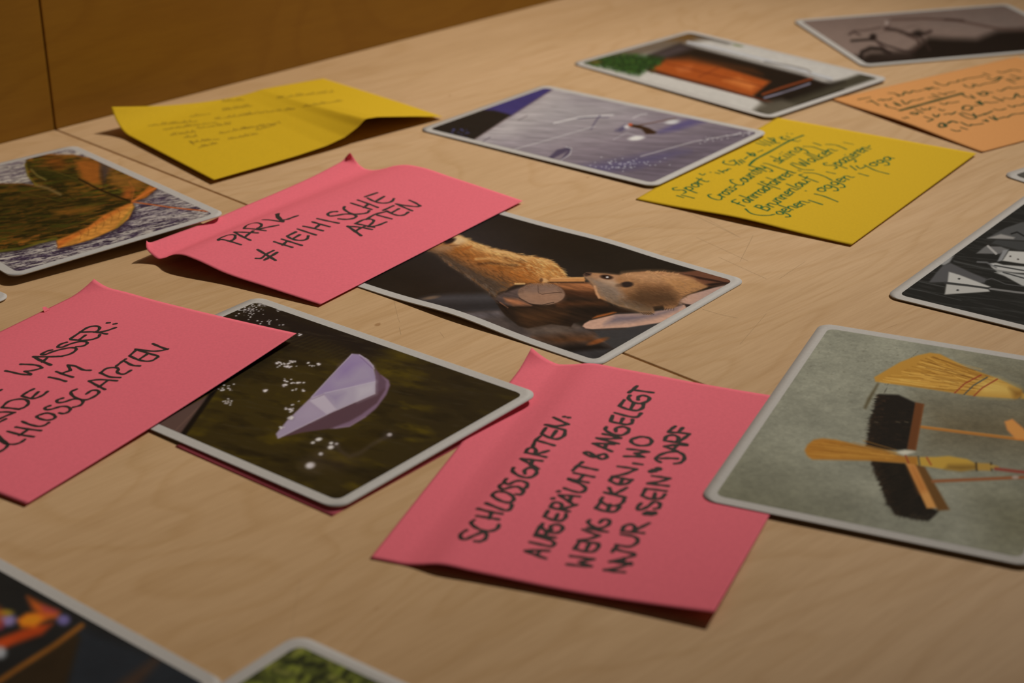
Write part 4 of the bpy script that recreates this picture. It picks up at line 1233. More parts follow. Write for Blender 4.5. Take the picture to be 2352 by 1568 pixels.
sh_park = Sheet((327, 564), (735, 699), (1201, 461), (803, 361), h_park,
                curls=((0, 1, -1, .9, 4.5, 2.0), (0, 0, -1, -.6, 3.2, 1.4)))
n_park = note(sh_park, 'pink sticky note reading PARK and HEIMISCHE ARTEN, curled at its glued edge', PINK, 'pink sticky notes', 110, 90)
T = CRP(480, 420, 4.6118)
park = [
    [(103, 606), (98, 598), (125, 580), (200, 552), (262, 547), (278, 560), (270, 590), (240, 608), (205, 614)], [(100, 604), (140, 598), (220, 616), (335, 652)],
    [(270, 518), (340, 560), (437, 605)], [(270, 518), (390, 522), (515, 528)], [(385, 570), (420, 540), (468, 508)],
    [(375, 482), (450, 484), (600, 505)], [(372, 476), (400, 448), (460, 426), (520, 422), (555, 438), (550, 460), (515, 480), (540, 484), (620, 468), (735, 446)],
    [(568, 388), (650, 392), (785, 412)], ([(725, 326), (732, 360), (780, 405)], 1.5), [(778, 392), (830, 384), (890, 362), (942, 345)],
    ([(518, 706), (600, 755), (705, 818)], 1.1), ([(498, 798), (555, 795), (610, 752), (685, 714)], .9), ([(588, 815), (640, 785), (722, 735)], 1.1),
    [(693, 622), (780, 650), (880, 680)], [(772, 594), (870, 625), (982, 660)], [(782, 656), (830, 612)],
    [(828, 562), (920, 518)], [(828, 564), (875, 590), (935, 606), (1000, 606), (1040, 590), (1052, 560)], [(885, 592), (962, 548)],
    [(940, 487), (1040, 520), (1132, 550)], [(1000, 457), (1100, 478), (1205, 505)], [(1098, 412), (1180, 436), (1280, 463)], [(1120, 480), (1168, 438), (1105, 415)],
    [(1148, 377), (1250, 400), (1372, 425)],
    [(1355, 302), (1300, 306), (1260, 325), (1275, 348), (1340, 345), (1430, 330), (1510, 330), (1560, 350), (1530, 374), (1450, 385), (1372, 379)],
    [(1437, 250), (1428, 272), (1470, 306), (1530, 328), (1610, 327), (1675, 315), (1697, 294)],
    [(1505, 212), (1610, 246), (1722, 280)], [(1578, 180), (1690, 220), (1786, 258)], [(1640, 260), (1690, 222)],
    [(1652, 146), (1782, 103)], [(1680, 158), (1740, 190), (1810, 210), (1880, 211), (1935, 195), (1960, 165)], [(1770, 192), (1856, 142)],
    ([(1472, 458), (1540, 505), (1610, 556)], 1.15), [(1472, 458), (1600, 468), (1725, 492)], [(1545, 515), (1600, 480), (1658, 456)],
    [(1548, 430), (1650, 448), (1750, 470)], [(1550, 430), (1640, 388), (1715, 383), (1746, 400), (1725, 428), (1690, 462), (1780, 450), (1880, 412)],
    [(1665, 386), (1760, 332), (1888, 300)], [(1785, 340), (1860, 360), (1935, 380)],
    [(1848, 289), (1955, 240)], [(1885, 296), (1940, 325), (2010, 344), (2070, 336), (2112, 308)], [(1940, 312), (2012, 272)],
    [(1985, 222), (2060, 255), (2150, 293)], [(1985, 222), (2110, 242), (2200, 250), (2238, 243)], [(2125, 183), (2190, 212), (2238, 243)],
]



GLYPH = {   # single-stroke handwriting, x-height 1: (advance, strokes)
    'a': (1.0, [[(.8, .8), (.5, 1.0), (.1, .7), (.15, .2), (.45, .05), (.75, .5), (.8, .95), (.8, .3), (.95, .05)]]),
    'd': (1.0, [[(.75, .8), (.45, 1.0), (.1, .6), (.2, .1), (.5, .1), (.78, .6)], [(.85, 1.9), (.8, .5), (.95, .05)]]),
    'e': (.85, [[(.1, .5), (.65, .65), (.55, .95), (.25, .95), (.1, .5), (.25, .1), (.7, .15)]]),
    'f': (.75, [[(.8, 1.7), (.5, 1.9), (.4, 1.2), (.35, .2), (.3, -.8)], [(.1, .85), (.75, .95)]]),
    'g': (1.0, [[(.75, .85), (.45, 1.0), (.12, .6), (.3, .15), (.65, .3), (.8, .95), (.75, -.3), (.4, -.85), (.05, -.6)]]),
    'h': (1.0, [[(.15, 1.9), (.12, .0)], [(.14, .5), (.45, .95), (.75, .8), (.75, .2), (.95, .05)]]),
    'i': (.5, [[(.2, .95), (.18, .2), (.4, .05)], [(.3, 1.4), (.32, 1.45)]]),
    'k': (.9, [[(.15, 1.9), (.1, 0)], [(.7, 1.0), (.15, .5), (.8, .0)]]),
    'l': (.5, [[(.25, 1.9), (.15, .3), (.4, .05)]]),
    'n': (1.0, [[(.1, .95), (.12, 0)], [(.12, .55), (.45, .95), (.72, .75), (.72, .2), (.95, .05)]]),
    'o': (.95, [[(.5, 1.0), (.12, .7), (.2, .15), (.55, .05), (.8, .5), (.6, .95), (.4, .95), (.95, .9)]]),
    'p': (1.0, [[(.15, 1.0), (.05, -.9)], [(.13, .6), (.5, 1.0), (.8, .6), (.55, .1), (.12, .2)]]),
    'r': (.7, [[(.12, .95), (.14, 0)], [(.14, .5), (.4, .9), (.65, .85)]]),
    's': (.75, [[(.65, .9), (.3, .95), (.25, .65), (.6, .4), (.5, .05), (.1, .1)]]),
    't': (.7, [[(.35, 1.6), (.3, .2), (.55, .05)], [(.05, 1.05), (.65, 1.1)]]),
    'u': (1.0, [[(.1, .95), (.12, .25), (.4, .05), (.72, .4)], [(.76, .95), (.75, .2), (.95, .05)]]),
    'y': (.95, [[(.1, .95), (.2, .3), (.5, .2), (.75, .6)], [(.8, .95), (.65, -.3), (.35, -.9), (.05, -.7)]]),
    'z': (.85, [[(.1, .9), (.7, .95), (.15, .1), (.75, .05), (.6, -.5), (.2, -.6)]]),
    'B': (1.2, [[(.2, 1.8), (.15, 0)], [(.15, 1.75), (.7, 1.7), (.75, 1.2), (.25, 1.0), (.9, .8), (.85, .15), (.15, .05)]]),
    'C': (1.2, [[(.95, 1.6), (.55, 1.8), (.1, 1.2), (.15, .35), (.55, .02), (1.05, .25)]]),
    'F': (1.1, [[(.25, 1.75), (.15, 0)], [(.1, 1.6), (.4, 1.85), (1.0, 1.75)], [(.1, .95), (.7, 1.0)]]),
    'S': (1.1, [[(.9, 1.65), (.5, 1.85), (.2, 1.5), (.45, 1.1), (.8, .7), (.6, .1), (.1, .1)]]),
    'W': (1.5, [[(.1, 1.75), (.35, .05), (.7, 1.3), (1.0, .05), (1.35, 1.8)]]),
    '-': (.7, [[(.1, .55), (.55, .6)]]),
    ' ': (.5, []),
}


def write(word, a, b, up, k=1.0):
    """strokes of a handwritten word on the baseline a -> b; up is the x-height vector"""
    r = random.Random(hash(word) & 0xffff if False else sum(map(ord, word)))
    tot = sum(GLYPH[c][0] for c in word)
    a, b, up = np.array(a, float), np.array(b, float), np.array(up, float)
    ex = (b - a) / tot
    x, out = 0.0, []
    for c in word:
        adv, st = GLYPH[c]
        j = r.uniform(-.06, .06)
        for s_ in st:
            out.append(([tuple(a + ex * (x + q[0] + r.uniform(-.03, .03)) + up * (q[1] + j)) for q in s_], k))
        x += adv
    return out


def conv(T, strokes):
    return [(T(s[0]), s[1]) if isinstance(s, tuple) else T(s) for s in strokes]


ribbons('handwriting', sh_park, conv(T, park), 0.00135, INK_BLACK, n_park)

# WASSER note
WS_U = [0, .06, .14, .3, .6, 1]
WS_H = [0.5, 1.2, 1.6, 1.5, 1.7, 1.9]
sh_wass = Sheet(None, (60, 1157), (681, 765), (217, 656), lambda u, v: hermite(u, WS_U, WS_H) - .9 * u * (1 - v) + 3.0 * (u * v) ** 2,
                curls=((0, 1, -1, .7, 9, 11),))
n_wass = note(sh_wass, 'pink sticky note reading WASSER and SCHLOSSGARTEN at the left edge', PINK, 'pink sticky notes', 90, 80)
T = CRP(0, 720, 4.6125)
wass = [
    [(60, 605), (140, 622), (220, 640), (325, 648)], [(325, 648), (320, 636), (265, 610)], [(265, 610), (350, 600), (445, 575)], [(445, 570), (400, 548), (320, 538), (220, 535)],
    ([(355, 455), (440, 500), (537, 543)], 1.15), [(355, 455), (500, 456), (660, 452)], [(450, 512), (505, 462)],
    [(552, 384), (500, 396), (438, 430), (480, 432), (560, 402), (660, 375), (750, 360), (805, 368), (795, 395), (740, 428), (660, 448), (610, 452)],
    [(706, 303), (650, 320), (610, 350), (660, 354), (740, 322), (830, 298), (900, 294), (925, 312), (885, 340), (808, 350)],
    [(748, 264), (850, 196)], [(750, 274), (860, 282), (960, 276), (1040, 250), (1057, 222)], [(845, 272), (905, 228)],
    [(850, 196), (980, 192), (1060, 202), (1132, 215)], [(850, 194), (930, 146), (1010, 130), (1055, 145), (1040, 178), (1000, 196)], [(1040, 196), (1130, 180), (1225, 147)],
    ([(1137, 98), (1160, 96)], 1.1), ([(1207, 109), (1230, 105)], 1.1), [(-10, 818), (16, 804)],
    [(520, 672), (610, 690), (697, 716)], [(595, 612), (690, 648), (772, 672)], [(650, 632), (748, 600)], [(748, 602), (735, 570), (718, 543)], [(718, 542), (800, 556), (880, 594), (957, 600)],
    [(-30, 1160), (60, 1115)], [(-30, 1045), (60, 1040), (157, 1046)], [(-20, 1120), (70, 1080), (157, 1046)],
    [(20, 995), (110, 1000), (205, 1012)], [(20, 992), (90, 930), (200, 904), (280, 914), (302, 950), (260, 990), (200, 1010)],
    [(230, 870), (290, 830), (357, 797)], [(230, 870), (300, 892), (370, 896), (450, 865), (503, 824)], [(340, 888), (406, 828)],
    [(-20, 1470), (50, 1430), (82, 1385), (40, 1345), (-20, 1290)], [(-20, 1330), (60, 1375), (150, 1382), (220, 1362), (266, 1330)],
    [(80, 1245), (220, 1282), (356, 1303)], [(168, 1200), (300, 1222), (432, 1238)], [(205, 1288), (305, 1222)],
    [(235, 1140), (300, 1168), (400, 1192), (470, 1182), (516, 1154)],
    [(455, 1060), (392, 1084), (410, 1106), (480, 1126), (550, 1120), (586, 1095), (560, 1065), (500, 1052), (445, 1062)],
    [(530, 974), (480, 994), (488, 1016), (550, 1010), (640, 984), (710, 984), (746, 1010), (720, 1042), (670, 1058), (628, 1050)],
    [(666, 894), (608, 914), (612, 940), (680, 935), (770, 906), (840, 904), (880, 930), (850, 970), (778, 990)],
    [(812, 799), (753, 828), (770, 868), (830, 902), (910, 912), (990, 882), (1047, 838), (1030, 812), (970, 814), (915, 850)],
    [(945, 714), (1030, 760), (1112, 802)], [(945, 710), (1060, 698), (1237, 710)], [(1050, 775), (1140, 708)],
    [(1272, 676), (1160, 668), (1062, 625)], [(1064, 628), (1130, 580), (1225, 570), (1255, 590), (1240, 615), (1270, 636), (1320, 638), (1386, 600)],
    [(1235, 552), (1290, 510), (1332, 480)], [(1325, 505), (1400, 545), (1480, 553)],
    [(1372, 446), (1450, 378)], [(1375, 447), (1450, 482), (1530, 502), (1610, 497), (1674, 458)], [(1480, 480), (1572, 420)],
    [(1436, 375), (1560, 415), (1672, 447)], [(1436, 375), (1600, 396), (1700, 392), (1776, 374)], [(1620, 318), (1700, 352), (1774, 378)],
]
ribbons('handwriting', sh_wass, conv(T, wass), 0.0013, INK_BLACK, n_wass)
# small torn tab on its glued edge
tb = sh_wass.inv([(104, 713)])
c0 = sh_wass.pos(tb[0], tb[1])[0]
tab = []
for k, (du, dv, dz) in enumerate([(.012, -.012, 0), (.012, .010, 0), (-.004, .004, .0013), (-.004, -.007, .0015)]):
    q = sh_wass.pos(tb[0] + du, tb[1] + dv)[0] + np.array([0, 0, dz + .0002]); tab.append(q)
tab2 = [q - np.array([0, 0, .00012]) for q in tab]
mesh_obj('torn_tab', tab + tab2, [(0, 1, 2, 3), (7, 6, 5, 4), (0, 4, 5, 1), (1, 5, 6, 2), (2, 6, 7, 3), (3, 7, 4, 0)], PINK, n_wass, sh_wass.origin)

# SCHLOSSGARTEN note
SG_U = [0, .06, .11, .15, .21, .32, .6, 1]
SG_H = [.4, .4, .45, 1.2, 2.7, 2.5, 1.3, .7]
sh_sg = Sheet((850, 1281), (1640, 1406), (1903, 929), (1217, 818), lambda u, v: hermite(u, SG_U, SG_H) + 1.4 * v * np.clip(1 - u / .1, 0, 1) + 3.4 * np.clip(u - .25, 0, 1) ** 2 * 1.78 * np.clip(1 - 1.6 * v, 0, 1) ** 1.5,
              curls=((0, 1, -1, .8, 9, 9),))
n_sg = note(sh_sg, 'pink sticky note reading SCHLOSSGARTEN AUFGERÄUMT & ANGELEGT, partly under the broom card', PINK, 'pink sticky notes', 110, 80)
T3, T4 = CRP(1040, 860, 3.92), CRP(1190, 870, 3.41)
sg1 = [
    [(122, 1400), (78, 1428), (68, 1462), (110, 1482), (190, 1448), (265, 1420), (305, 1438), (290, 1480), (245, 1500), (198, 1498)],
    [(192, 1308), (165, 1332), (200, 1370), (270, 1402), (340, 1407), (400, 1385), (416, 1348)],
    [(225, 1205), (330, 1232), (442, 1252)], [(215, 1270), (310, 1285), (412, 1302)], [(328, 1296), (352, 1235)],
    [(298, 1155), (400, 1196), (480, 1222), (524, 1202), (532, 1168)],
    [(400, 1050), (358, 1075), (372, 1102), (440, 1138), (510, 1150), (550, 1122), (530, 1085), (470, 1056), (395, 1050)],
    [(442, 983), (418, 1004), (450, 1030), (530, 1010), (590, 1010), (636, 1040), (618, 1076), (568, 1076)],
    [(482, 938), (462, 964), (500, 986), (560, 960), (620, 955), (672, 980), (660, 1016), (618, 1032)],
    [(546, 838), (538, 868), (590, 906), (660, 926), (720, 916), (757, 880), (740, 848), (690, 838), (648, 860), (650, 892)],
    [(615, 755), (690, 800), (772, 847)], [(615, 755), (710, 765), (802, 776)], [(698, 816), (722, 766)],
    [(655, 700), (740, 718), (836, 741)], [(655, 700), (680, 664), (728, 658), (750, 684), (738, 714), (800, 702), (862, 684)],
    [(722, 642), (745, 592), (790, 553)], [(752, 590), (830, 612), (912, 636)],
    [(800, 530), (838, 478)], [(800, 532), (870, 566), (940, 579), (1000, 550), (1012, 508)], [(890, 562), (932, 504)],
    [(835, 450), (920, 475), (1008, 497)], [(835, 450), (940, 462), (1038, 446)], [(908, 384), (980, 418), (1040, 446)],
    ([(998, 378), (1006, 378)], 1.0), ([(1042, 386), (1052, 386)], 1.0),
]
sg2 = [
    [(58, 1345), (140, 1378), (217, 1405)], [(58, 1345), (150, 1340), (242, 1345)], [(145, 1378), (172, 1345)],
    [(92, 1276), (200, 1300), (262, 1310), (285, 1287), (252, 1260), (130, 1226)],
    [(138, 1212), (220, 1230), (292, 1242)], [(138, 1210), (175, 1150)], [(212, 1226), (236, 1180)],
    [(192, 1133), (184, 1158), (220, 1190), (290, 1206), (340, 1186), (347, 1154), (300, 1138), (255, 1154), (262, 1182)],
    [(205, 1076), (236, 1030)], [(205, 1076), (270, 1102), (330, 1110), (370, 1086), (376, 1054)], [(290, 1102), (312, 1055)],
    [(254, 1005), (330, 1022), (402, 1036)], [(254, 1004), (275, 970), (322, 968), (346, 990), (335, 1015), (400, 1002), (456, 984)],
    [(324, 910), (385, 950), (446, 990)], [(324, 910), (400, 912), (482, 920)], [(398, 960), (422, 915)], ([(268, 936), (278, 934)], 1.1), ([(310, 881), (320, 879)], 1.1),
    [(364, 855), (440, 880), (498, 886), (530, 858), (490, 822), (395, 785)],
    [(440, 735), (520, 752), (592, 766)], [(398, 780), (470, 795), (547, 810)], [(470, 796), (515, 752)],
    [(428, 716), (465, 680), (504, 650)], [(470, 680), (540, 695), (617, 711)],
    [(518, 576), (555, 572), (600, 600), (655, 626), (695, 612), (682, 588), (640, 594), (600, 612), (545, 596), (518, 576)],
    [(588, 505), (660, 535), (732, 566)], [(588, 505), (670, 505), (752, 511)], [(678, 545), (692, 506)],
    [(618, 462), (700, 485), (787, 506)], [(618, 462), (710, 468), (802, 462)], [(668, 430), (740, 445), (802, 462)],
    [(692, 374), (684, 398), (730, 426), (800, 441), (855, 420), (866, 390), (820, 373), (768, 385), (766, 412)],
    [(724, 331), (741, 285)], [(724, 332), (790, 347), (850, 356), (890, 345), (897, 318)], [(800, 347), (822, 308)],
    [(758, 264), (860, 291), (930, 297), (963, 268)],
    [(794, 211), (832, 164)], [(794, 212), (860, 237), (930, 246), (975, 226), (982, 198)], [(880, 238), (906, 190)],
    [(877, 128), (864, 150), (900, 181), (960, 191), (1015, 172), (1027, 145), (980, 128), (943, 140), (940, 162)],
    [(868, 106), (905, 78), (933, 54)], [(900, 85), (980, 96), (1057, 106)],
    # second line
    [(384, 1450), (470, 1460), (572, 1466)], [(572, 1466), (478, 1432)], [(478, 1432), (592, 1410)], [(592, 1410), (500, 1396), (413, 1385)],
    [(442, 1330), (482, 1270)], [(442, 1328), (510, 1347), (580, 1352), (625, 1322), (632, 1288)], [(530, 1346), (557, 1290)],
    [(474, 1264), (550, 1276), (632, 1288)], [(474, 1264), (560, 1250), (634, 1228)], [(508, 1178), (570, 1202), (634, 1226)],
    [(545, 1166), (620, 1184), (700, 1196)],
    [(562, 1103), (548, 1124), (590, 1155), (650, 1166), (705, 1142), (718, 1110), (672, 1098), (638, 1126)],
    [(608, 1011), (647, 963)], [(608, 1012), (690, 1036), (760, 1036), (797, 1000)], [(700, 1032), (722, 980)],
    [(662, 928), (648, 954), (700, 986), (770, 991), (820, 966), (832, 934)],
    [(678, 888), (760, 908), (842, 926)], [(713, 852), (745, 898), (800, 878), (852, 850)],
    [(718, 796), (742, 764)], [(718, 797), (790, 826), (855, 817), (892, 788)], [(800, 822), (822, 775)],
    [(740, 764), (820, 778), (892, 792)], [(740, 764), (840, 742), (924, 708)], [(783, 684), (860, 694), (927, 706)],
    [(908, 660), (972, 669)],
    [(834, 605), (910, 606), (987, 611)], [(987, 611), (918, 582)], [(918, 582), (1022, 570)], [(1022, 570), (940, 556), (858, 548)],
    [(940, 455), (888, 474), (895, 501), (950, 521), (1020, 516), (1047, 490), (1030, 464), (980, 452), (935, 455)],
    # third line
    [(678, 1494), (750, 1505), (832, 1512)], [(678, 1494), (790, 1476), (884, 1442)], [(718, 1430), (800, 1434), (882, 1440)],
    [(728, 1426), (810, 1440), (884, 1452)], [(728, 1426), (820, 1408), (912, 1380)], [(818, 1442), (832, 1402)],
    [(738, 1354), (755, 1328), (778, 1306)], [(758, 1330), (830, 1350), (912, 1366)],
    [(768, 1298), (870, 1312), (928, 1284), (936, 1254), (900, 1230), (808, 1214)],
    [(813, 1190), (900, 1198), (982, 1206)], [(813, 1190), (835, 1150), (890, 1138), (917, 1164), (898, 1194), (960, 1162), (1027, 1128)],
]
T5 = CRP(1440, 960, 3.731)
sg3 = [
    ([(158, 818), (200, 822), (238, 816)], 1.5), ([(175, 804), (240, 806)], 1.2),
    [(122, 728), (90, 764), (110, 786), (180, 756), (232, 716), (282, 730), (276, 766), (234, 776)],
    [(130, 662), (162, 604)], [(130, 664), (200, 690), (290, 686), (326, 652)], [(230, 690), (242, 640)],
    [(164, 604), (250, 612), (334, 624)],
    [(180, 560), (265, 570), (352, 580)], [(180, 558), (290, 540), (366, 516)], [(218, 494), (300, 504), (366, 516)],
    ([(206, 456), (240, 446), (270, 434)], 1.8),
    [(286, 376), (250, 354), (268, 324), (332, 296), (420, 285), (480, 310), (492, 348), (460, 380), (408, 389)], [(290, 344), (360, 342), (432, 346)],
    [(324, 242), (380, 262), (430, 282)], [(324, 240), (420, 228), (512, 232)], [(398, 266), (432, 232)],
    [(322, 192), (420, 206), (512, 224)], [(322, 190), (342, 154), (400, 144), (442, 166), (430, 204), (480, 178), (534, 138)],
    [(358, 120), (450, 124), (538, 134)], [(358, 118), (382, 92), (416, 68)], [(438, 122), (478, 82)],
]
ribbons('handwriting', sh_sg, conv(T3, sg1) + conv(T4, sg2) + conv(T5, sg3), 0.00145, INK_BLACK, n_sg)

# small pink note under the boat card: only a sliver shows
c = at((763, 1184), .0003)[:2]
e = at((612, 1117), .0003)[:2] - c; e /= np.linalg.norm(e)
nrm = np.array([e[1], -e[0]])
if nrm[1] < 0:
    nrm = -nrm
sh_hid = Sheet(c, c + e * .076, c + e * .076 + nrm * .076, c + nrm * .076, lambda u, v: .32 + 0 * u, world=True)
note(sh_hid, 'pink sticky note hidden under the paper boat card, only a thin sliver showing', PINK, 'pink sticky notes', 20, 20)

# yellow note with thin pen writing (far left), lifted and folded
def h_y1(u, v):
    # a sharp crease runs across the note; highest at the front edge (u = 1)
    vc = v - 0.05 * (1 - u)
    prof = np.interp(vc, [0, .2, .35, .47, .55, .61, .645, .70, .76, .88, 1], [.2, .3, .6, 1.4, 3.2, 6.6, 9.8, 9.0, 7.2, 3.5, -.6])
    amp = .16 + .84 * np.clip(u, 0, 1) ** 1.3
    return 1.9 + prof * amp + .5 * (1 - u) * (1 - v)


sh_y1 = Sheet((250, 287), (490, 413), (1017, 268), (742, 180), h_y1, curls=((0, 0, -1, -.25, 22, 21),))
n_y1 = note(sh_y1, 'yellow sticky note with thin faint handwriting, creased and lifted beside the plywood wall', YELLOW, 'yellow sticky notes', 110, 110)
T1 = CRP(0, 0, 2.936)
rg = random.Random(4)


def scribble(a, b, amp, step):
    a, b = np.array(a, float), np.array(b, float)
    L_ = np.linalg.norm(b - a)
    n = max(int(L_ / step), 3)
    d = (b - a) / L_
    up = np.array([-.25, -1.0])
    out, cur = [], []
    for i in range(n + 1):
        q = a + d * (L_ * i / n) + up * amp * (1 if i % 2 else 0) * rg.uniform(.3, 1.2)
        cur.append(tuple(q))
        if len(cur) > 5 and rg.random() < .25:
            out.append(cur); cur = []
    if len(cur) > 1:
        out.append(cur)
    return out


y1 = []
for a, b in [((1000, 850), (1330, 822)), ((1100, 878), (1460, 828)), ((1280, 790), (1420, 770)), ((1500, 748), (1700, 716)), ((1450, 806), (1700, 772)), ((1660, 775), (1990, 738)), ((1330, 868), (1560, 838)), ((1150, 915), (1320, 892)), ((1480, 905), (1700, 860)), ((1640, 870), (1890, 832)), ((1240, 930), (1330, 922)), ((1540, 942), (1740, 905)), ((1730, 880), (1860, 845)), ((1285, 966), (1480, 940)), ((1340, 998), (1465, 970)), ((1870, 664), (2250, 622)), ((2040, 722), (2310, 682)), ((1500, 688), (1650, 676))]:
    y1 += scribble(a, b, 16, 9)
y1.append(([(1275, 950), (1310, 975)], 1.5))
ribbons('handwriting', sh_y1, conv(T1, y1), 0.00032, INK_PEN, n_y1)

# yellow note with green writing
sh_y2 = Sheet((1460, 457), (1955, 562), (2243, 352), (1785, 270), lambda u, v: .4 + 1.5 * np.exp(-((u - .5) / .25) ** 2) * (1 - v) ** 2 + .5 * u + .5 * u * v)
n_y2 = note(sh_y2, 'yellow sticky note with bright green handwriting and an underlined first line', YELLOW, 'yellow sticky notes')
T = CRP(1540, 290, 4.3556)
y2 = [
    [(65, 692), (130, 712)], [(110, 685), (235, 718)],
    [(290, 473), (322, 487), (346, 474)], [(396, 459), (402, 460)],
    [(448, 462), (492, 472)], [(480, 440), (536, 466)], [(520, 455), (545, 438), (562, 446), (578, 424), (602, 426)],
    [(537, 344), (528, 366), (580, 382), (640, 386), (662, 362)], [(590, 352), (642, 334)], [(640, 345), (692, 386)], [(680, 340), (722, 372)], [(702, 330), (742, 356)], [(740, 328), (772, 303)],
    ([(768, 264), (805, 285), (842, 296)], 1.5), ([(790, 275), (832, 268), (842, 290), (798, 292)], 1.3), [(878, 255), (886, 254)], [(900, 247), (922, 239)],
    [(853, 164), (952, 192)], [(890, 145), (1002, 192)], [(930, 134), (1032, 176)], [(970, 114), (1052, 156)], [(1000, 120), (1030, 118), (1042, 145), (1010, 152)], [(1040, 152), (1062, 168), (1092, 164)],
    [(1088, 112), (1120, 103), (1112, 126), (1152, 124)], [(1158, 98), (1192, 112)], [(1130, 130), (1200, 138), (1280, 152)], [(1163, 72), (1169, 72)], [(1212, 75), (1219, 75)],
    ([(785, 390), (850, 330), (1000, 250), (1180, 150), (1327, 90)], 1.5), [(1292, 140), (1299, 141)],
    [(785, 392), (850, 410), (960, 450)], [(930, 370), (970, 374), (1100, 420), (1245, 466)],
    [(1330, 200), (1420, 205), (1490, 228), (1562, 251)], [(1428, 164), (1506, 190)],
    [(1278, 440), (1302, 446)], [(1200, 375), (1260, 408), (1330, 432), (1432, 436)],
    [(1553, 180), (1640, 184), (1700, 202), (1762, 230)], ([(1733, 160), (1832, 181)], .7),
    [(750, 824), (800, 866), (880, 887), (980, 890), (1042, 878)], [(1352, 645), (1358, 646)],
    [(1333, 462), (1440, 469), (1540, 500), (1617, 541)], [(1562, 455), (1647, 473)],
    ([(1385, 738), (1517, 781)], 1.2), ([(1445, 675), (1540, 700), (1672, 753)], 1.1),
    [(1883, 470), (1977, 496)], [(1800, 395), (1857, 436)], [(1860, 395), (1900, 422), (1952, 400)], [(1940, 385), (2050, 440), (2182, 476)],
]
XH = (-74, -25)
y2 += write('Sport', (130, 678), (395, 545), (-72, -24))
y2 += write('Cross-Country', (490, 748), (985, 410), XH)
y2 += write('skiing', (1085, 375), (1345, 222), XH)
y2 += write('Fahrradfahren', (735, 803), (1255, 462), XH)
y2 += write('Walken', (1340, 410), (1675, 240), XH)
y2 += write('Brunnenlauf', (965, 852), (1440, 525), XH)
y2 += write('Spazieren-', (1650, 430), (2045, 205), XH)
y2 += write('gehen', (1110, 892), (1400, 760), XH)
y2 += write('oggen', (1520, 662), (1845, 505), XH)
y2 += write('oga', (2035, 405), (2240, 318), (-64, -22))
ribbons('handwriting', sh_y2, conv(T, y2), 0.00095, INK_GREEN, n_y2)

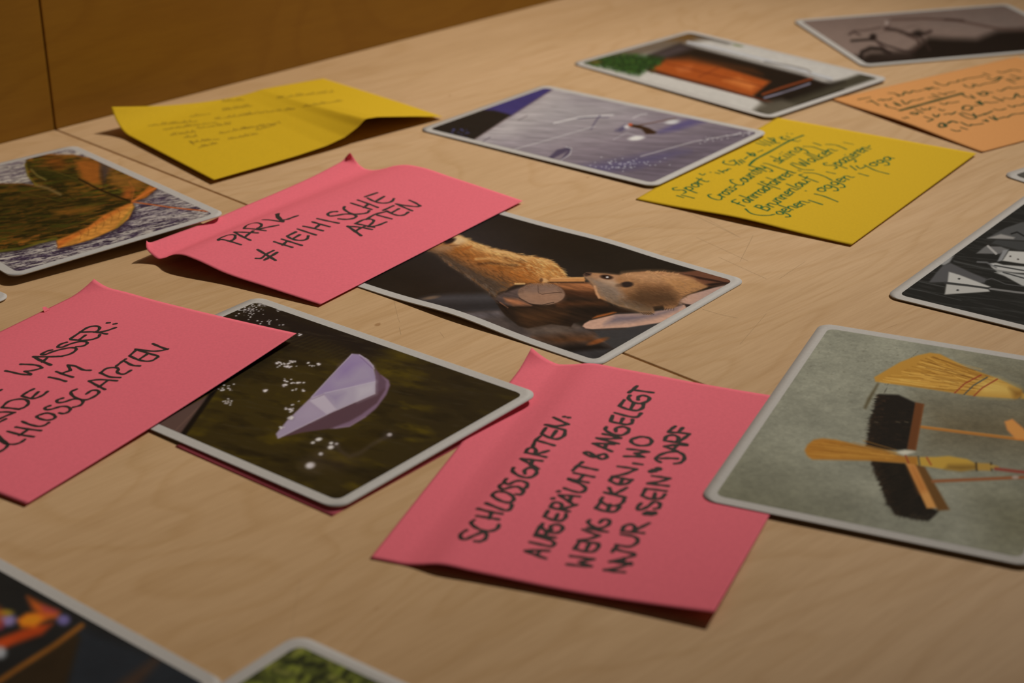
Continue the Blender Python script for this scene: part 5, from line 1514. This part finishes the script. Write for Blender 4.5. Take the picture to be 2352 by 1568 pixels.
# orange note
sh_or = Sheet((1910, 228), (2255, 349), None, (2335, 130), lambda u, v: .5 + 1.3 * np.exp(-((u - .5) / .3) ** 2) * (1 - v) ** 2)
n_or = note(sh_or, 'orange sticky note with dark green handwriting at the right edge', ORANGE, 'orange sticky note')
T = CRP(1880, 130, 4.983)
orr = [
    [(455, 490), (590, 465)], [(555, 517), (615, 509)], [(600, 500), (692, 556)], [(680, 500), (720, 488), (740, 502), (770, 490), (800, 496), (842, 475)],
    [(800, 415), (870, 420), (922, 452)], [(900, 432), (960, 442), (990, 400), (1040, 420), (1080, 390), (1120, 398), (1182, 385)], [(1210, 375), (1250, 356), (1260, 380), (1300, 350), (1320, 362), (1372, 364)],
    [(1325, 290), (1390, 320), (1460, 327), (1500, 300), (1540, 295), (1590, 287), (1600, 270), (1640, 272), (1700, 250), (1800, 237), (1892, 220)], [(1890, 190), (1962, 217)], [(1930, 242), (2000, 262), (2050, 240), (2080, 230), (2112, 242)], [(2050, 170), (2100, 182), (2150, 170), (2230, 150), (2312, 166)],
    [(765, 545), (790, 572), (892, 597)], ([(860, 520), (942, 562), (880, 547)], 1.2), [(950, 500), (1000, 542), (1040, 518), (1080, 500), (1130, 497), (1160, 488), (1202, 475)], [(1260, 465), (1352, 466)], [(1300, 430), (1392, 462)], ([(1380, 420), (1452, 432)], 1.4), [(1450, 420), (1562, 400)],
    ([(935, 615), (1100, 570), (1350, 500), (1645, 420)], 2.2),
    [(1660, 320), (1700, 345), (1762, 352), (1790, 320), (1832, 332), (1900, 310), (1962, 300), (2042, 280), (2092, 230)], ([(1765, 320), (1800, 322)], 1.6), [(2150, 260), (2252, 302)], [(2180, 250), (2252, 262), (2300, 250)], [(2200, 210), (2300, 240), (2380, 240)],
    [(965, 700), (992, 707)], [(1000, 690), (1032, 702)], ([(1050, 650), (1120, 662), (1130, 640), (1062, 638)], 1.2), [(1110, 600), (1192, 642)], [(1170, 590), (1212, 612), (1232, 600), (1270, 606), (1280, 582), (1332, 580)], [(1390, 530), (1450, 547), (1480, 525), (1520, 530), (1602, 515)],
    [(1640, 430), (1700, 462), (1792, 477)], [(1740, 440), (1782, 470)], ([(1820, 415), (1870, 442), (1932, 432), (1900, 400), (1850, 420)], 1.2), [(1900, 402), (1992, 412)], [(2050, 385), (2090, 392), (2120, 375), (2180, 350), (2210, 362), (2252, 358), (2300, 350), (2380, 345)],
    [(1210, 685), (1260, 702), (1312, 717), (1250, 742)], [(1310, 660), (1352, 692), (1382, 660)], [(1380, 600), (1412, 617), (1442, 609)], [(1440, 662), (1500, 650), (1520, 662), (1572, 630)], ([(1662, 568), (1650, 600), (1722, 612), (1762, 580), (1700, 558), (1655, 575)], 1.1), [(1780, 560), (1822, 558)], ([(1810, 520), (1872, 552), (1840, 508)], 1.4), [(1880, 532), (1930, 520), (1962, 528), (2052, 518)], [(2000, 460), (2112, 512)], [(2060, 490), (2122, 488)], [(2120, 470), (2200, 482), (2242, 470), (2262, 420), (2312, 462), (2380, 450)],
    ([(1375, 790), (1400, 807), (1462, 790), (1420, 758), (1380, 775)], 1.3), ([(1430, 760), (1452, 802)], 1.2), ([(1480, 762), (1530, 738), (1582, 752)], 1.5), [(1610, 650), (1680, 690), (1752, 712), (1802, 690), (1640, 638)], ([(1770, 650), (1800, 680), (1852, 672), (1912, 650)], 1.1), [(1900, 665), (1992, 620)], [(2010, 600), (2072, 612), (2142, 595)], [(2170, 560), (2232, 577), (2250, 560), (2312, 555), (2380, 530)],
    [(1520, 835), (1582, 852), (1622, 845)], [(1630, 810), (1702, 832)], [(1630, 750), (1722, 792), (1752, 775), (1782, 780), (1882, 765)], [(1880, 730), (1942, 742), (1910, 718)], [(1950, 690), (2042, 727), (2000, 678)], [(2050, 712), (2132, 690), (2162, 692), (2222, 660), (2300, 652), (2380, 640)],
]
ribbons('handwriting', sh_or, conv(T, orr), 0.00125, INK_OLIVE, n_or)

# ================================================================== hairline scratches and dents on the boards
flat = Sheet((at((600, 1300))[:2]), (at((1900, 1300))[:2]), (at((1900, 300))[:2]), (at((600, 300))[:2]), lambda u, v: 0 * u, world=True)
scr = [[(1614, 710), (1655, 722), (1694, 730)], [(905, 690), (913, 725), (918, 740)], [(917, 752), (921, 768)], [(1505, 574), (1560, 583)], [(1600, 545), (1720, 600)], [(1250, 560), (1330, 530)], [(1730, 540), (1700, 600)], [(1010, 762), (1020, 775)],
       [(1390, 545), (1440, 530), (1500, 520)], [(2060, 745), (2040, 752)], [(1790, 640), (1850, 600)], [(1760, 720), (1700, 790)], [(240, 648), (250, 646)], [(690, 1330), (668, 1450)], [(1620, 500), (1690, 540)], [(1545, 470), (1700, 545)], [(1650, 590), (1760, 640)]]
scr = [([tuple(q) for q in s_], random.Random(i).uniform(.6, 1.3)) for i, s_ in enumerate(scr)]
ribbons('scratches', flat, scr, 0.00015, SCRATCH, None, 0.00002)
so = [o for o in bpy.data.objects if o.name == 'scratches'][0]
so.parent = table
so.location = flat.origin - np.array(tor)
so['kind'] = 'stuff'
